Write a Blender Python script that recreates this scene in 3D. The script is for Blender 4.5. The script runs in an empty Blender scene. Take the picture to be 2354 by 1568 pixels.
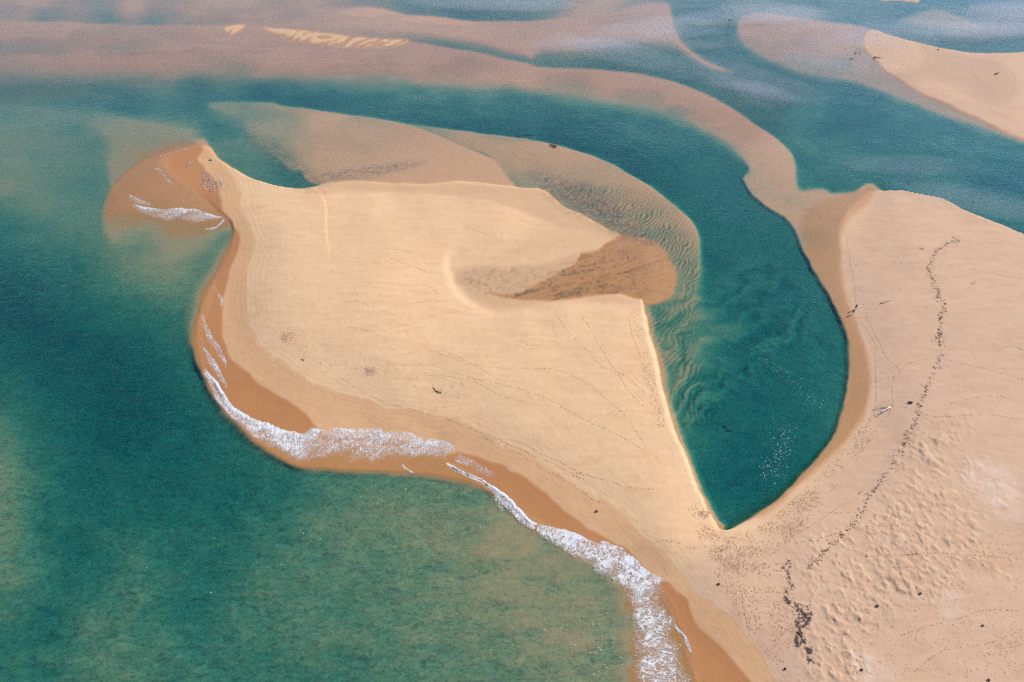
import bpy, math, random
import numpy as np
from mathutils import Vector

R = math.radians
random.seed(7)
rng = np.random.default_rng(11)
scn = bpy.context.scene
COL = scn.collection

# ------------------------------------------------------------------ camera
CAM_H, PITCH, LENS = 108.0, 37.0, 24.0
cd = bpy.data.cameras.new('camera')
cd.lens, cd.sensor_width = LENS, 36.0
cd.clip_start, cd.clip_end = 0.5, 20000
cam = bpy.data.objects.new('camera', cd)
COL.objects.link(cam)
cam.location = (0, 0, CAM_H)
cam.rotation_euler = (R(90 - PITCH), 0, 0)
scn.camera = cam

# ------------------------------------------------------------------ sky, sun, exposure
SUN_AZ, SUN_EL = 62.0, 36.0          # azimuth clockwise from +Y (the way the camera faces)
world = bpy.data.worlds.new('World')
scn.world = world
world.use_nodes = True
wn = world.node_tree
wn.nodes.clear()
def wnode(t, **k):
    n = wn.nodes.new(t)
    for a, b in k.items():
        setattr(n, a, b)
    return n
w_out = wnode('ShaderNodeOutputWorld')
w_bg = wnode('ShaderNodeBackground')
w_bg.inputs['Strength'].default_value = 0.12
w_sky = wnode('ShaderNodeTexSky', sky_type='NISHITA', sun_disc=False)
w_sky.sun_elevation, w_sky.sun_rotation = R(SUN_EL), R(SUN_AZ)
w_sky.dust_density, w_sky.ozone_density, w_sky.air_density, w_sky.altitude = 0.1, 3.5, 0.9, 2500
# broken high cloud over the whole sky dome
w_tc = wnode('ShaderNodeTexCoord')
w_sep = wnode('ShaderNodeSeparateXYZ')
wn.links.new(w_tc.outputs['Generated'], w_sep.inputs[0])
w_max = wnode('ShaderNodeMath', operation='MAXIMUM')
wn.links.new(w_sep.outputs['Z'], w_max.inputs[0]); w_max.inputs[1].default_value = 0.05
w_dx = wnode('ShaderNodeMath', operation='DIVIDE'); w_dy = wnode('ShaderNodeMath', operation='DIVIDE')
wn.links.new(w_sep.outputs['X'], w_dx.inputs[0]); wn.links.new(w_max.outputs[0], w_dx.inputs[1])
wn.links.new(w_sep.outputs['Y'], w_dy.inputs[0]); wn.links.new(w_max.outputs[0], w_dy.inputs[1])
w_cmb = wnode('ShaderNodeCombineXYZ')
wn.links.new(w_dx.outputs[0], w_cmb.inputs[0]); wn.links.new(w_dy.outputs[0], w_cmb.inputs[1])
w_nz = wnode('ShaderNodeTexNoise')
w_nz.inputs['Scale'].default_value = 1.3
w_nz.inputs['Detail'].default_value = 5.0
w_nz.inputs['Roughness'].default_value = 0.62
w_nz.inputs['Distortion'].default_value = 0.6
wn.links.new(w_cmb.outputs[0], w_nz.inputs['Vector'])
w_rmp = wnode('ShaderNodeMapRange')
w_rmp.inputs[1].default_value, w_rmp.inputs[2].default_value = 0.5, 0.75
w_rmp.inputs[3].default_value, w_rmp.inputs[4].default_value = 0.0, 0.35
wn.links.new(w_nz.outputs['Fac'], w_rmp.inputs[0])
w_mix = wnode('ShaderNodeMix', data_type='RGBA')
w_mix.inputs[7].default_value = (9.0, 8.7, 9.2, 1)
wn.links.new(w_rmp.outputs[0], w_mix.inputs[0])
wn.links.new(w_sky.outputs[0], w_mix.inputs[6])
wn.links.new(w_mix.outputs[2], w_bg.inputs['Color'])
wn.links.new(w_bg.outputs[0], w_out.inputs['Surface'])

sun_dir = Vector((math.sin(R(SUN_AZ)) * math.cos(R(SUN_EL)), math.cos(R(SUN_AZ)) * math.cos(R(SUN_EL)), math.sin(R(SUN_EL))))
sd_ = bpy.data.lights.new('sun', 'SUN')
sd_.energy, sd_.angle, sd_.color = 4.2, R(0.55), (1.0, 0.93, 0.84)
sun = bpy.data.objects.new('sun', sd_)
COL.objects.link(sun)
sun.rotation_euler = sun_dir.to_track_quat('Z', 'Y').to_euler()
sun.location = sun_dir * 400

vs = scn.view_settings
vs.view_transform, vs.look, vs.gamma, vs.use_curve_mapping = 'Standard', 'None', 1.0, False
vs.exposure = 0.60
scn.render.film_transparent = False
cy = scn.cycles
cy.use_denoising = False
cy.use_light_tree = False
cy.use_adaptive_sampling, cy.adaptive_threshold = True, 0.02
cy.max_bounces, cy.diffuse_bounces, cy.glossy_bounces, cy.transparent_max_bounces = 6, 2, 2, 64
cy.volume_bounces = 0
cy.caustics_reflective = cy.caustics_refractive = False

# ------------------------------------------------------------------ picture plan <-> ground
# The place was surveyed on a 2354 x 1568 plan of the view; these turn a plan point into a ground point and back.
F, CX, CY = LENS / 36 * 2354, 1177.0, 784.0
SP, CP = math.sin(R(PITCH)), math.cos(R(PITCH))
def ground(u, v, z=0.0):
    u = np.asarray(u, float); v = np.asarray(v, float)
    a = (u - CX) / F; b = -(v - CY) / F
    dz = -SP + b * CP
    t = (z - CAM_H) / dz
    return a * t, (CP + b * SP) * t
def plan(x, y, z=0.0):
    dz = z - CAM_H
    zc = y * CP - dz * SP
    yc = y * SP + dz * CP
    zc = np.maximum(zc, 1.0)
    return CX + F * x / zc, CY - F * yc / zc

# ------------------------------------------------------------------ noise
_T = rng.random((256, 256))
def vnoise(x, y, seed=0):
    x = x + seed * 37.17; y = y + seed * 91.31
    xi = np.floor(x).astype(np.int64); yi = np.floor(y).astype(np.int64)
    fx = x - xi; fy = y - yi
    fx = fx * fx * fx * (fx * (fx * 6 - 15) + 10); fy = fy * fy * fy * (fy * (fy * 6 - 15) + 10)
    x0 = xi & 255; x1 = (xi + 1) & 255; y0 = yi & 255; y1 = (yi + 1) & 255
    a = _T[y0, x0]; b = _T[y0, x1]; c = _T[y1, x0]; d = _T[y1, x1]
    return (a + (b - a) * fx) * (1 - fy) + (c + (d - c) * fx) * fy
def fbm(x, y, oct=4, seed=0, gain=0.5):
    s = 0.0; a = 1.0; n = 0.0
    for i in range(oct):
        s = s + a * vnoise(x * 2 ** i, y * 2 ** i, seed + i * 3); n += a; a *= gain
    return s / n * 2 - 1
def sstep(a, b, x):
    t = np.clip((x - a) / (b - a), 0, 1)
    return t * t * (3 - 2 * t)

# ------------------------------------------------------------------ relief plan (heights on a raster)
X0, Y0, STEP = -240.0, -50.0, 2.5
NX, NY = int(2840 / STEP), int(1800 / STEP)
RX = X0 + np.arange(NX) * STEP
RY = Y0 + np.arange(NY) * STEP
GX, GY = np.meshgrid(RX, RY)
# wandering edges, so that no bank is a ruled curve
WX = GX + 5.0 * fbm(GX / 60, GY / 38, 4, 5); WY = GY + 3.0 * fbm(GX / 60, GY / 38, 4, 9)

def catmull(pts, n=5, closed=True):
    P = np.array([(p[0], p[1], p[2] if len(p) > 2 else np.nan) for p in pts], float)
    s = P[:, 2]
    last = 3.0
    for i in range(len(s)):
        if np.isnan(s[i]): s[i] = last
        last = s[i]
    out = []
    m = len(P)
    for i in range(m if closed else m - 1):
        p0 = P[(i - 1) % m] if closed or i > 0 else P[i]
        p1 = P[i]; p2 = P[(i + 1) % m]
        p3 = P[(i + 2) % m] if closed or i + 2 < m else p2
        for k in range(n):
            t = k / n
            q = 0.5 * (2 * p1 + (p2 - p0) * t + (2 * p0 - 5 * p1 + 4 * p2 - p3) * t * t + (3 * p1 - p0 - 3 * p2 + p3) * t ** 3)
            q[2] = p1[2] + (p2[2] - p1[2]) * t
            out.append(q)
    if not closed: out.append(P[-1])
    return np.array(out)

def sdf(pts, cap=70.0, smooth=True, warp=True):
    """capped signed distance (plus inside) to a closed outline, and the edge softness at the nearest point"""
    P = catmull(pts) if smooth else np.array([(p[0], p[1], p[2] if len(p) > 2 else 3.0) for p in pts], float)
    X, Y = (WX, WY) if warp else (GX, GY)
    D = np.full(GX.shape, cap); S = np.full(GX.shape, 3.0)
    inside = np.zeros(GX.shape, bool)
    m = len(P); mar = 8
    for i in range(m):
        a = P[i]; b = P[(i + 1) % m]
        lo, hi = min(a[1], b[1]), max(a[1], b[1])
        j0 = max(0, int((lo - mar - Y0) / STEP)); j1 = min(NY, int((hi + mar - Y0) / STEP) + 2)
        if j1 > j0 and hi > lo:
            y = Y[j0:j1]; x = X[j0:j1]
            hit = (y >= lo) & (y < hi)
            xi = a[0] + (y - a[1]) * (b[0] - a[0]) / (b[1] - a[1])
            inside[j0:j1] ^= hit & (x < xi)
        c = max(a[2], b[2]) * 1.3 + 12
        c = min(c, cap)
        i0 = max(0, int((min(a[0], b[0]) - c - mar - X0) / STEP)); i1 = min(NX, int((max(a[0], b[0]) + c + mar - X0) / STEP) + 2)
        j0 = max(0, int((lo - c - mar - Y0) / STEP)); j1 = min(NY, int((hi + c + mar - Y0) / STEP) + 2)
        if i1 <= i0 or j1 <= j0: continue
        x = X[j0:j1, i0:i1] - a[0]; y = Y[j0:j1, i0:i1] - a[1]
        ex, ey = b[0] - a[0], b[1] - a[1]
        L = ex * ex + ey * ey + 1e-9
        t = np.clip((x * ex + y * ey) / L, 0, 1)
        d = np.hypot(x - t * ex, y - t * ey)
        near = d < D[j0:j1, i0:i1]
        D[j0:j1, i0:i1][near] = d[near]
        S[j0:j1, i0:i1][near] = (a[2] + (b[2] - a[2]) * t)[near]
    return np.where(inside, D, -D), S

def field(ctrl):
    """smooth surface through control heights (x, y, e)"""
    C = np.array(ctrl, float)
    n = len(C)
    d = np.hypot(C[:, None, 0] - C[None, :, 0], C[:, None, 1] - C[None, :, 1])
    A = np.zeros((n + 1, n + 1)); A[:n, :n] = -np.sqrt(d * d + 12 ** 2); A[:n, n] = 1; A[n, :n] = 1
    A[:n, :n] += np.eye(n) * 2.0
    w = np.linalg.solve(A, np.append(C[:, 2], 0))
    sub = 6
    cx = RX[::sub]; cyy = RY[::sub]
    cx = np.append(cx, cx[-1] + sub * STEP); cyy = np.append(cyy, cyy[-1] + sub * STEP)
    gx, gy = np.meshgrid(cx, cyy)
    z = np.full(gx.shape, w[n])
    for k in range(n):
        z -= w[k] * np.sqrt((gx - C[k, 0]) ** 2 + (gy - C[k, 1]) ** 2 + 144)
    z = np.clip(z, C[:, 2].min(), C[:, 2].max())
    fi = np.arange(NX) / sub; fj = np.arange(NY) / sub
    i = fi.astype(int); j = fj.astype(int)
    ti = (fi - i)[None, :]; tj = (fj - j)[:, None]
    a = z[np.ix_(j, i)]; b = z[np.ix_(j, i + 1)]; c = z[np.ix_(j + 1, i)]; dd = z[np.ix_(j + 1, i + 1)]
    return (a * (1 - ti) + b * ti) * (1 - tj) + (c * (1 - ti) + dd * ti) * tj

E = field([
 (-220,600,-6.5),(0,640,-6.3),(60,760,-7),(150,800,-7),(250,880,-7),(350,950,-6.3),(420,1020,-5.6),(250,1000,-6.3),(120,900,-5.6),(0,870,-4.2),
 (10,980,-2.0),(40,1100,-1.8),(20,1250,-1.7),(50,1350,-1.9),(-180,1000,-1.9),(130,1200,-3.6),(200,1130,-5),(160,1300,-4.3),(120,1430,-3.9),(20,1500,-3.3),(-200,1250,-1.9),
 (300,1120,-5.2),(350,1200,-4.3),(300,1300,-2.2),(200,1450,-2.0),(250,1550,-1.8),(450,1250,-4.1),(420,1400,-3.3),(500,1100,-4.6),(600,1150,-3.7),
 (600,1300,-2.4),(560,1450,-2.2),(700,1400,-2.1),(800,1500,-2.0),(720,1200,-1.9),(850,1150,-1.6),(850,1300,-1.8),(1000,1150,-1.45),(1000,1300,-1.35),
 (1000,1450,-1.6),(1150,1200,-1.05),(1200,1350,-1.15),(1200,1500,-1.3),(1350,1340,-1.2),(1400,1450,-1.2),(1430,1550,-1.2),(1100,1650,-1.8),(600,1650,-3.1),
 (470,930,-4.2),(440,800,-3.6),(440,700,-2.0),(400,600,-1.25),(330,560,-1.15),(420,530,-1.0),(300,640,-1.8),(360,690,-2.2),(380,740,-3.2),(300,750,-4.6),(230,680,-3.2),(150,620,-3.6),
 (80,570,-3.0),(200,560,-2.0),(100,490,-1.6),(170,500,-1.9),(190,430,-2.1),(100,380,-1.55),(0,450,-1.4),(0,350,-1.4),(150,320,-1.5),(60,290,-1.5),(-150,400,-1.4),(230,330,-1.8),(320,320,-1.5),(430,300,-1.8),
 (-200,240,-1.7),(0,235,-1.8),(100,226,-2.0),(200,220,-2.6),(300,225,-3.8),(450,210,-4.6),(600,215,-5.2),(700,225,-5.4),(850,255,-5.4),(850,220,-3.6),(1000,265,-5.4),(1000,230,-3.5),
 (1150,290,-5.6),(1150,250,-3.9),(1300,310,-6.4),(1300,270,-5),(1450,350,-6.4),(1450,300,-3.6),(1550,420,-5.6),(1600,370,-4),(1650,500,-4.6),(1680,420,-4.6),(1720,520,-5.0),
 (1650,600,-5.2),(1760,600,-4.7),(1800,650,-5.2),(1700,700,-5.4),(1850,750,-4.8),(1560,750,-1.3),(1520,760,-1.2),(1610,740,-2.0),(1650,770,-3.0),(1545,850,-1.5),(1600,850,-2.3),(1540,910,-1.7),(1575,960,-2.6),(1620,1010,-4.2),(1700,850,-5.2),(1800,880,-5.2),
 (1900,850,-3.8),(1900,950,-4),(1750,1000,-5.8),(1620,980,-4.8),(1650,1080,-6.2),(1750,1100,-6.2),(1680,1180,-5.2),
 (-200,100,-.7),(-200,140,-.8),(-200,175,-1.5),(-100,100,-.7),(-100,140,-.8),(-100,175,-1.5),(0,100,-.7),(0,140,-.8),(0,175,-1.5),(100,100,-.7),(100,140,-.8),(100,175,-1.5),(200,100,-.7),(200,140,-.8),(200,175,-1.5),(300,100,-.7),(300,140,-.8),(300,175,-1.5),(400,100,-.7),(400,140,-.8),(400,175,-1.5),(500,100,-.7),(500,140,-.8),(500,175,-1.5),(600,100,-.7),(600,140,-.8),(600,175,-1.5),(700,100,-.7),(700,140,-.8),(700,175,-1.5),(800,100,-.7),(800,140,-.8),(800,175,-1.5),(900,100,-.7),(900,140,-.8),(900,175,-1.5),(1100,205,-1.7),(1100,170,-.8),
 (1250,135,-2),(1400,130,-2.7),(1550,150,-2.7),(1600,60,-2.7),(1620,110,-2.9),(1700,180,-3),(1750,230,-3),(1850,250,-3.2),(1850,330,-3.2),(1950,260,-4.4),(2050,280,-4.2),(2000,350,-3.6),
 (1950,400,-3),(2100,380,-4.2),(2200,350,-3.3),(2250,420,-5.2),(2354,450,-4.7),(2300,330,-2.7),(2150,440,-3.4),(2300,500,-3.2),(2450,560,-3),(2500,450,-4),
 (1700,20,-2),(1800,20,-1.9),(1900,40,-2.3),(2000,40,-2.3),(2100,75,-3.1),(2200,85,-3.1),(2300,30,-4.2),(2350,60,-3.6),(2200,20,-3),(2300,100,-2.5),(2500,60,-3.5),
 (1050,30,-3.2),(1100,35,-3.4),(1200,38,-2.7),(950,15,-2),(800,5,-1),(1300,20,-.9),(600,10,-.45),(300,10,-.4),(100,0,-.4),(300,32,-.5),(500,35,-.45),(50,22,-.6),(100,42,-1.5),(250,51,-1.6),(350,54,-1.5),(500,56,-1.1),(1400,80,-.5),(1300,80,-.4),(-200,30,-1.2)])

def layer(pts, ctrl, smooth=True):
    global E
    s, sf = sdf(pts, smooth=smooth)
    t = sstep(-1, 1, s / np.maximum(sf, 1.0))
    h = ctrl if np.isscalar(ctrl) else field(ctrl)
    E = E + (h - E) * t
    return s

# shoals across the top, sharp on the far side
layer([(-260,45,3),(0,48),(100,50),(200,52),(320,57),(430,56),(520,57),(620,62),(720,73),(830,85),(930,93),(1000,104),(1080,118),(1150,132),(1200,143),(1228,150,4),(1215,160,20),
       (1100,190,45),(900,198,50),(600,186,50),(300,182,50),(0,176,50),(-260,176,50)],
      [(0,60,-.45),(300,65,-.4),(600,75,-.25),(900,100,-.2),(1150,140,-.3),(0,140,-.8),(300,150,-.7),(600,160,-.6),(900,175,-.7),(1100,180,-.7)])
layer([(512,64,5),(540,57,3),(562,59,4),(548,72,6),(528,80,6)], .25)
layer([(605,66,4),(640,65,3),(700,72),(790,81),(880,89),(938,92,4),(915,106,10),(860,114,12),(780,112,12),(700,100,12),(650,82,8)], .3)
STRIPE = sstep(-0.25, 0.55, np.sin((0.42 * GX + 0.9 * GY) / 15 * 6.2832 + 5.0 * fbm(GX / 50, GY / 30, 2, 17)) + 1.3 * fbm(GX / 30, GY / 14, 2, 19) + (96 - GY) / 16)
E = np.where((E > -0.2) & (GY > 56) & (GY < 125) & (GX > 490) & (GX < 960), E - 0.32 * (1 - STRIPE), E)
layer([(640,40,20),(760,20,8),(850,17,4),(940,32,3),(1010,42),(1080,47),(1140,48),(1210,46),(1300,40),(1340,36,4),(1420,25,6),(1480,8,8),(1535,10,8),(1550,60,6),(1575,100,6),(1620,135,8),(1688,166,10),
       (1640,163,12),(1590,138,16),(1540,112,25),(1450,105,30),(1330,105,30),(1250,120,25),(1222,138,8),(1180,125,18),(1080,100,18),(950,85,18),(800,68,18),(650,52,18)],
      [(700,40,-.5),(840,30,-.2),(930,45,-.2),(1010,46,-.2),(1100,60,-.25),(1200,80,-.3),(1350,70,-.35),(1450,60,-.4),(1500,30,-.3),(1570,110,-.3),(1650,155,-.4)])
OV1 = [(783,29,3),(820,20),(870,21),(915,29),(925,33),(890,36),(840,39),(800,36)]
OV2 = [(918,43,3),(960,36),(1010,38),(1060,46),(1096,55),(1070,61),(1020,58),(960,51)]
layer(OV1, -.01); layer(OV2, -.01)
# bar between the two channels
layer([(960,178,25),(1050,158,15),(1150,152,8),(1228,153,3),(1330,157),(1400,160),(1470,168),(1560,190),(1650,228),(1720,272),(1790,322),(1820,350,4),(1832,380,8),(1838,430,12),
       (1880,432,14),(1902,438,8),(1880,460,12),(1850,470,10),(1835,480,10),(1800,498,4),(1780,488,3),(1752,470,3),(1730,450,3),(1712,425,3),(1705,410,4),(1715,392,10),(1700,370,15),
       (1650,330,20),(1560,288,22),(1450,258,24),(1330,240,28),(1200,215,28),(1080,195,30),(980,190,30)],
      [(1000,175,-.6),(1230,170,-.3),(1400,180,-.3),(1560,210,-.35),(1300,215,-.8),(1450,235,-.9),(1560,265,-.9),(1650,260,-.4),(1650,305,-.8),(1750,320,-.35),(1700,350,-.8),(1790,370,-.3),(1770,430,-.6),(1840,455,-.75),(1800,480,-.6)])
# shelf in front of the right-hand sand
layer([(1798,497,5),(1822,530,6),(1840,575,6),(1865,620,6),(1890,660,7),(1915,705,6),(1933,750,9),(1945,800,10),(1946,850,10),(1940,900,9),(1930,950,8),(1912,1000,7),(1882,1045,6),
       (1840,1090,6),(1790,1140,6),(1730,1180,6),(1680,1213,6),(1650,1240,5),(1800,1260),(2100,1000),(2100,600),(2020,430,4),(1960,440,6),(1915,442,8),(1880,436,10),(1845,445,12),(1815,470,12)],
      [(1840,470,-.6),(1830,500,-.5),(1900,470,-.4),(1960,455,-.25),(1870,560,-.5),(1910,540,-.3),(1900,620,-.35),(1920,690,-.28),(1960,790,-.25),(1965,880,-.3),(1940,980,-.2),(1880,1060,-.16),(1700,1205,-.14),(2000,700,0)])
# shoals between main bar and channel
layer([(100,256,14),(200,258,14),(300,266,14),(400,284,20),(450,305,24),(478,335,8),(400,360,6),(300,400,5),(262,428,6),(250,425,9),(243,385,14),(236,320,24),(150,280,30)],
      [(150,268,-1.6),(260,290,-1.1),(350,310,-1.0),(300,370,-1.0),(430,330,-.8)])
layer([(480,236,8),(560,233,4),(625,233),(650,241,3),(720,250),(790,260),(860,270),(930,283),(955,289),(1010,310,4),(1060,333,3),(1130,362,3),(1190,395),(1240,428),(1290,470),(1200,470),(900,450),(700,455),(640,440),
       (600,420,12),(560,360,45),(530,300,45),(480,262,30)],
      [(560,260,-1.2),(650,270,-.75),(750,290,-.6),(850,320,-.42),(950,330,-.3),(1000,350,-.2),(1100,385,-.1),(1200,425,-.06),(720,370,-.45),(790,400,-.22),(900,400,-.14),(1000,400,-.1),(640,330,-1.0),
       (600,380,-.9),(690,400,-.45),(750,418,-.35),(850,365,-.3)])
layer([(480,338,8),(520,318,22),(560,322,24),(600,345,18),(640,372,9),(665,392,5),(690,398,4),(700,413,4),(718,424,4),(742,428,5),(700,440,4),(640,436),(580,418),(540,394),(500,365,4)],
      [(500,330,-1.9),(540,350,-1.9),(600,385,-2.3),(660,415,-2.6),(710,428,-2.0)])
layer([(925,282,3),(1000,291,3),(1090,301,3),(1170,311,3),(1240,321,3),(1330,345,4),(1390,365,4),(1440,392,4),(1500,430,4),(1550,470,4),(1590,508,4),(1608,545,5),(1614,600,8),(1610,680,16),(1600,740,25),
       (1560,800,45),(1500,770,30),(1470,720,10),(1430,640,4),(1370,580),(1230,480),(1170,410,3),(1130,364,3),(1060,335,3),(1010,312,3),(958,291,3)],
      [(960,288,-.8),(1020,305,-.9),(1060,318,-.8),(1150,345,-.7),(1250,335,-.4),(1210,380,-.75),(1300,390,-.55),(1280,440,-.8),(1400,410,-.4),(1350,470,-.7),(1420,510,-.8),(1500,470,-.45),(1500,530,-.8),(1560,520,-.6),(1580,620,-1.0),(1560,700,-1.3),(1540,760,-1.7)])
# shallow apron off the ocean side and the washed tip
layer([(480,331,6),(430,333,8),(370,350,8),(320,375,6),(280,405,4),(255,432,5),(240,460,6),(234,495,10),(238,535,18),(258,572,34),(320,600,55),(420,580,60),(530,530,24),(540,480)],
      [(450,340,-.3),(350,385,-.3),(290,430,-.4),(260,480,-.6),(330,470,-.35),(400,460,-.2),(470,470,-.1),(300,540,-.9),(400,520,-.7),(500,510,-.4),(300,590,-1.3),(420,570,-1.1)])
layer([(470,870,12),(503,942,16),(542,988,16),(592,1034,16),(650,1066,12),(690,1080,12),(760,1086,12),(850,1090,12),(930,1093,12),(1000,1100,12),(1060,1108,12),(1110,1125,12),(1150,1152,10),(1190,1190,12),(1240,1222,14),
       (1300,1265,18),(1370,1310,25),(1420,1360,30),(1430,1430,40),(1440,1500,40),(1460,1600,30),(1700,1700,10),(1600,1300),(1200,1000),(700,900),(560,850)],
      [(560,980,-.1),(650,1050,-.16),(760,1070,-.14),(900,1075,-.14),(1050,1090,-.16),(1150,1140,-.18),(1300,1240,-.4),(1440,1350,-.5),(1470,1450,-.5),(1520,1550,-.4)])

layer([(545,520,12),(520,560,22),(490,610,26),(462,660,26),(440,710,24),(432,760,20),(438,810,14),(455,850,8),(480,870,5),(560,800),(560,600)], [(500,600,-.35),(470,680,-.4),(450,760,-.45),(462,830,-.3)])
LAND = [(480,336,3),(500,362),(540,390),(580,413),(640,431),(690,436),(720,433),(760,421),(810,416),(870,418),(950,424),(1010,423),(1060,418),(1130,424),(1200,432),(1252,438,3),(1290,470),(1345,498),(1410,530),(1450,548),
 (1470,600,3),(1474,660,3),(1477,690,4),(1482,720,6),(1490,765,8),(1508,835,8),(1528,915,7),(1548,985,7),(1575,1050,7),(1598,1105,7),(1618,1155,7),(1640,1200,7),(1658,1219,6),(1690,1212,4),(1740,1184),(1800,1142),(1850,1097),(1890,1060),
 (1925,1025),(1955,990),(1978,955),(1992,905),(1995,855),(1985,805),(1962,745),(1942,695),(1930,640),(1925,570),(1928,520),(1945,485),(1975,458),(2005,441),(2060,440),(2110,448),(2170,462),(2240,497),(2300,524),(2354,549),(2600,650),
 (2600,1800),(1700,1800),(1600,1568,8),(1560,1460,10),(1530,1390,10),(1480,1335,10),(1420,1292,8),(1360,1268,8),(1290,1240,6),(1230,1208,6),(1180,1175,6),(1140,1142,5),(1090,1108,5),(1040,1070,6),(980,1040,8),(900,1030,8),(800,1025,8),(700,1020,8),(640,1003,8),
 (590,977,7),(545,952,6),(515,917,5),(495,887,4),(478,857,7),(466,841,8),(456,800,8),(454,755,8),(463,705,6),(480,662,4),(502,620,4),(522,575,4),(534,530,4),(528,507,4),(500,484,5),(465,454,6),(430,428,6),(395,407,6),(372,387,6),(366,368,5),(395,349,4),(440,337,4)]
layer([(1478,690,6),(1494,715,9),(1504,765,10),(1522,835,10),(1541,912,9),(1561,982,9),(1587,1046,9),(1610,1100,9),(1630,1150,9),(1650,1190,8),(1668,1207,7),(1640,1240),(1560,1150),(1480,900)], -.45)
LANDS = layer(LAND, [
 (450,365,.12),(400,380,.06),(430,410,.06),(480,420,.2),(500,385,.5),(540,430,.9),(600,460,1.3),(690,450,.9),(560,520,.7),(530,540,.15),(640,470,1.3),
 (650,550,2),(620,700,2.1),(700,800,2.2),(900,600,2.4),(900,850,2.3),(1100,850,2.2),(1300,850,2),(1400,800,1.8),(1450,730,1.3),(1500,900,1.3),(1400,1000,1.8),(1200,980,1.7),(1500,1100,1.5),(1600,1160,.9),(1550,1250,1.4),
 (500,625,.05),(520,680,.25),(462,760,.02),(510,760,.25),(575,760,1.1),(530,900,.2),(600,900,.5),(600,960,.12),(680,985,.12),(690,900,1),(740,965,.4),(850,990,.15),(850,935,.9),(1000,1010,.2),(1000,955,1.1),(1100,1080,.12),(1150,1060,.6),
 (1200,1020,1.2),(1250,1180,.12),(1300,1130,.8),(1380,1240,.15),(1420,1200,.6),(1450,1270,.3),(1500,1240,1.1),(1500,1330,.08),(1560,1330,.5),(1560,1400,.12),(1620,1400,.8),(1610,1480,.2),(1700,1490,.8),(1660,1560,.2),(1770,1560,.9),(1700,1400,1.6),
 (700,1030,-.05),(850,1030,-.04),(600,990,-.02),(1000,1050,-.03),(1450,1320,-.05),(1510,1400,-.05),(1530,1480,-.05),
 (800,440,.35),(900,445,.45),(1050,450,.7),(1200,470,.6),(1300,510,.5),(1000,500,1.4),(1150,530,1.5),(1250,560,.8),(1380,550,.25),(750,460,1.0),(850,500,1.9),(740,520,1.7),
 (1010,600,1.15),(1020,640,1.15),(1040,680,1.25),(1060,610,.9),(1090,640,.4),(1130,660,.2),(1180,662,.12),(1240,640,.14),(1330,640,.08),(1400,640,.06),(1440,600,.08),(1300,600,.3),(1200,600,.7),(1390,575,.2),(1350,665,.06),(1440,660,.06),(1110,695,.6),(1160,695,.3),(1220,692,.2),(1300,685,.2),
 (1090,735,1.5),(1200,745,1.7),(1300,718,1.4),(1400,708,1.1),(1460,700,.7),(960,620,1.7),
 (1935,520,.06),(1930,580,.06),(1933,640,.06),(1946,695,.06),(1966,745,.06),(1988,800,.06),(1998,855,.06),(1996,905,.06),(1983,955,.06),(1960,988,.06),(1928,1024,.06),(1893,1059,.06),(1853,1097,.06),(1803,1143,.06),(1745,1185,.06),(1980,475,.08),(2010,455,.15),(1955,540,.35),(1955,620,.35),(1970,690,.4),(1990,750,.4),(2012,810,.4),(2022,870,.4),(2015,930,.4),(2000,975,.35),(1970,1015,.3),(2050,460,1),(2200,500,1),(2100,600,2),(2300,650,2.2),(2030,700,1.2),(2200,800,2.2),(2070,850,1.2),(2100,1000,1.8),(2045,990,.9),(1950,1060,.5),(1850,1140,.45),(1750,1215,.4),(1850,1250,1.5),
 (2100,1250,2.6),(2300,1100,2.6),(2350,1500,2.8),(2000,1450,2.2),(1800,1350,1.8),(2600,1000,2.8),(2600,1700,3),(1900,1600,2)])
BASIN = [(1026,602,12),(1034,642,12),(1058,680,11),(1100,711,10),(1160,722,9),(1220,712,8),(1300,694,5),(1380,682,4),(1430,679,4),(1474,686,4),(1478,600,10),(1440,558,14),(1360,556,30),(1270,566,36),(1180,580,36),(1100,585,30),(1050,580,18)]
layer(BASIN, [(1045,610,.55),(1060,660,.45),(1100,690,.35),(1160,704,.3),(1240,698,.2),(1100,650,.3),(1150,665,.16),(1200,650,.16),(1260,630,.14),(1330,600,.16),(1400,560,.2),(1150,610,.5),(1250,585,.5),(1350,640,.1),(1450,650,.1),(1300,685,.15),(1400,676,.12)])
# the drained inlet: a film of water over brown sand
POOL = [(1112,674,4),(1160,676,3),(1205,669,3),(1236,650,3),(1262,638,3),(1290,624,3),(1318,609,4),(1331,595,5),(1336,583,5),(1372,575,5),(1400,556,6),(1440,545,3),(1480,560,3),(1490,640,3),(1480,690,3),(1466,681,2),(1430,675,2),(1380,676,2),(1305,687,2),(1258,692,2),(1190,690,3)]
layer(POOL, [(1150,678,-.03),(1250,670,-.10),(1330,640,-.12),(1400,640,-.16),(1350,600,-.06),(1440,600,-.14),(1400,665,-.2),(1300,680,-.12)])
# the low sand scarp at the head of the bar
layer_s, _ = sdf([(722,436),(742,452),(750,490),(752,540),(757,592),(740,640),(640,640),(600,560),(600,470),(680,440)])
E = E + 0.16 * sstep(-2.5, 1.0, layer_s) * sstep(600, 735, GX) * sstep(620, 540, GY) * (GY > 430)
# outwash fan of the inlet
FAN = [(1425,540,3),(1475,545),(1505,556),(1530,578),(1548,610),(1555,640),(1548,668),(1530,690),(1505,700),(1484,698,3),(1472,689,3),(1440,680,10),(1400,640,14),(1410,570,12)]
FANS = layer(FAN, [(1450,560,-.05),(1500,580,-.06),(1530,640,-.07),(1480,640,-.12),(1510,690,-.08),(1420,600,-.09)])
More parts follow.
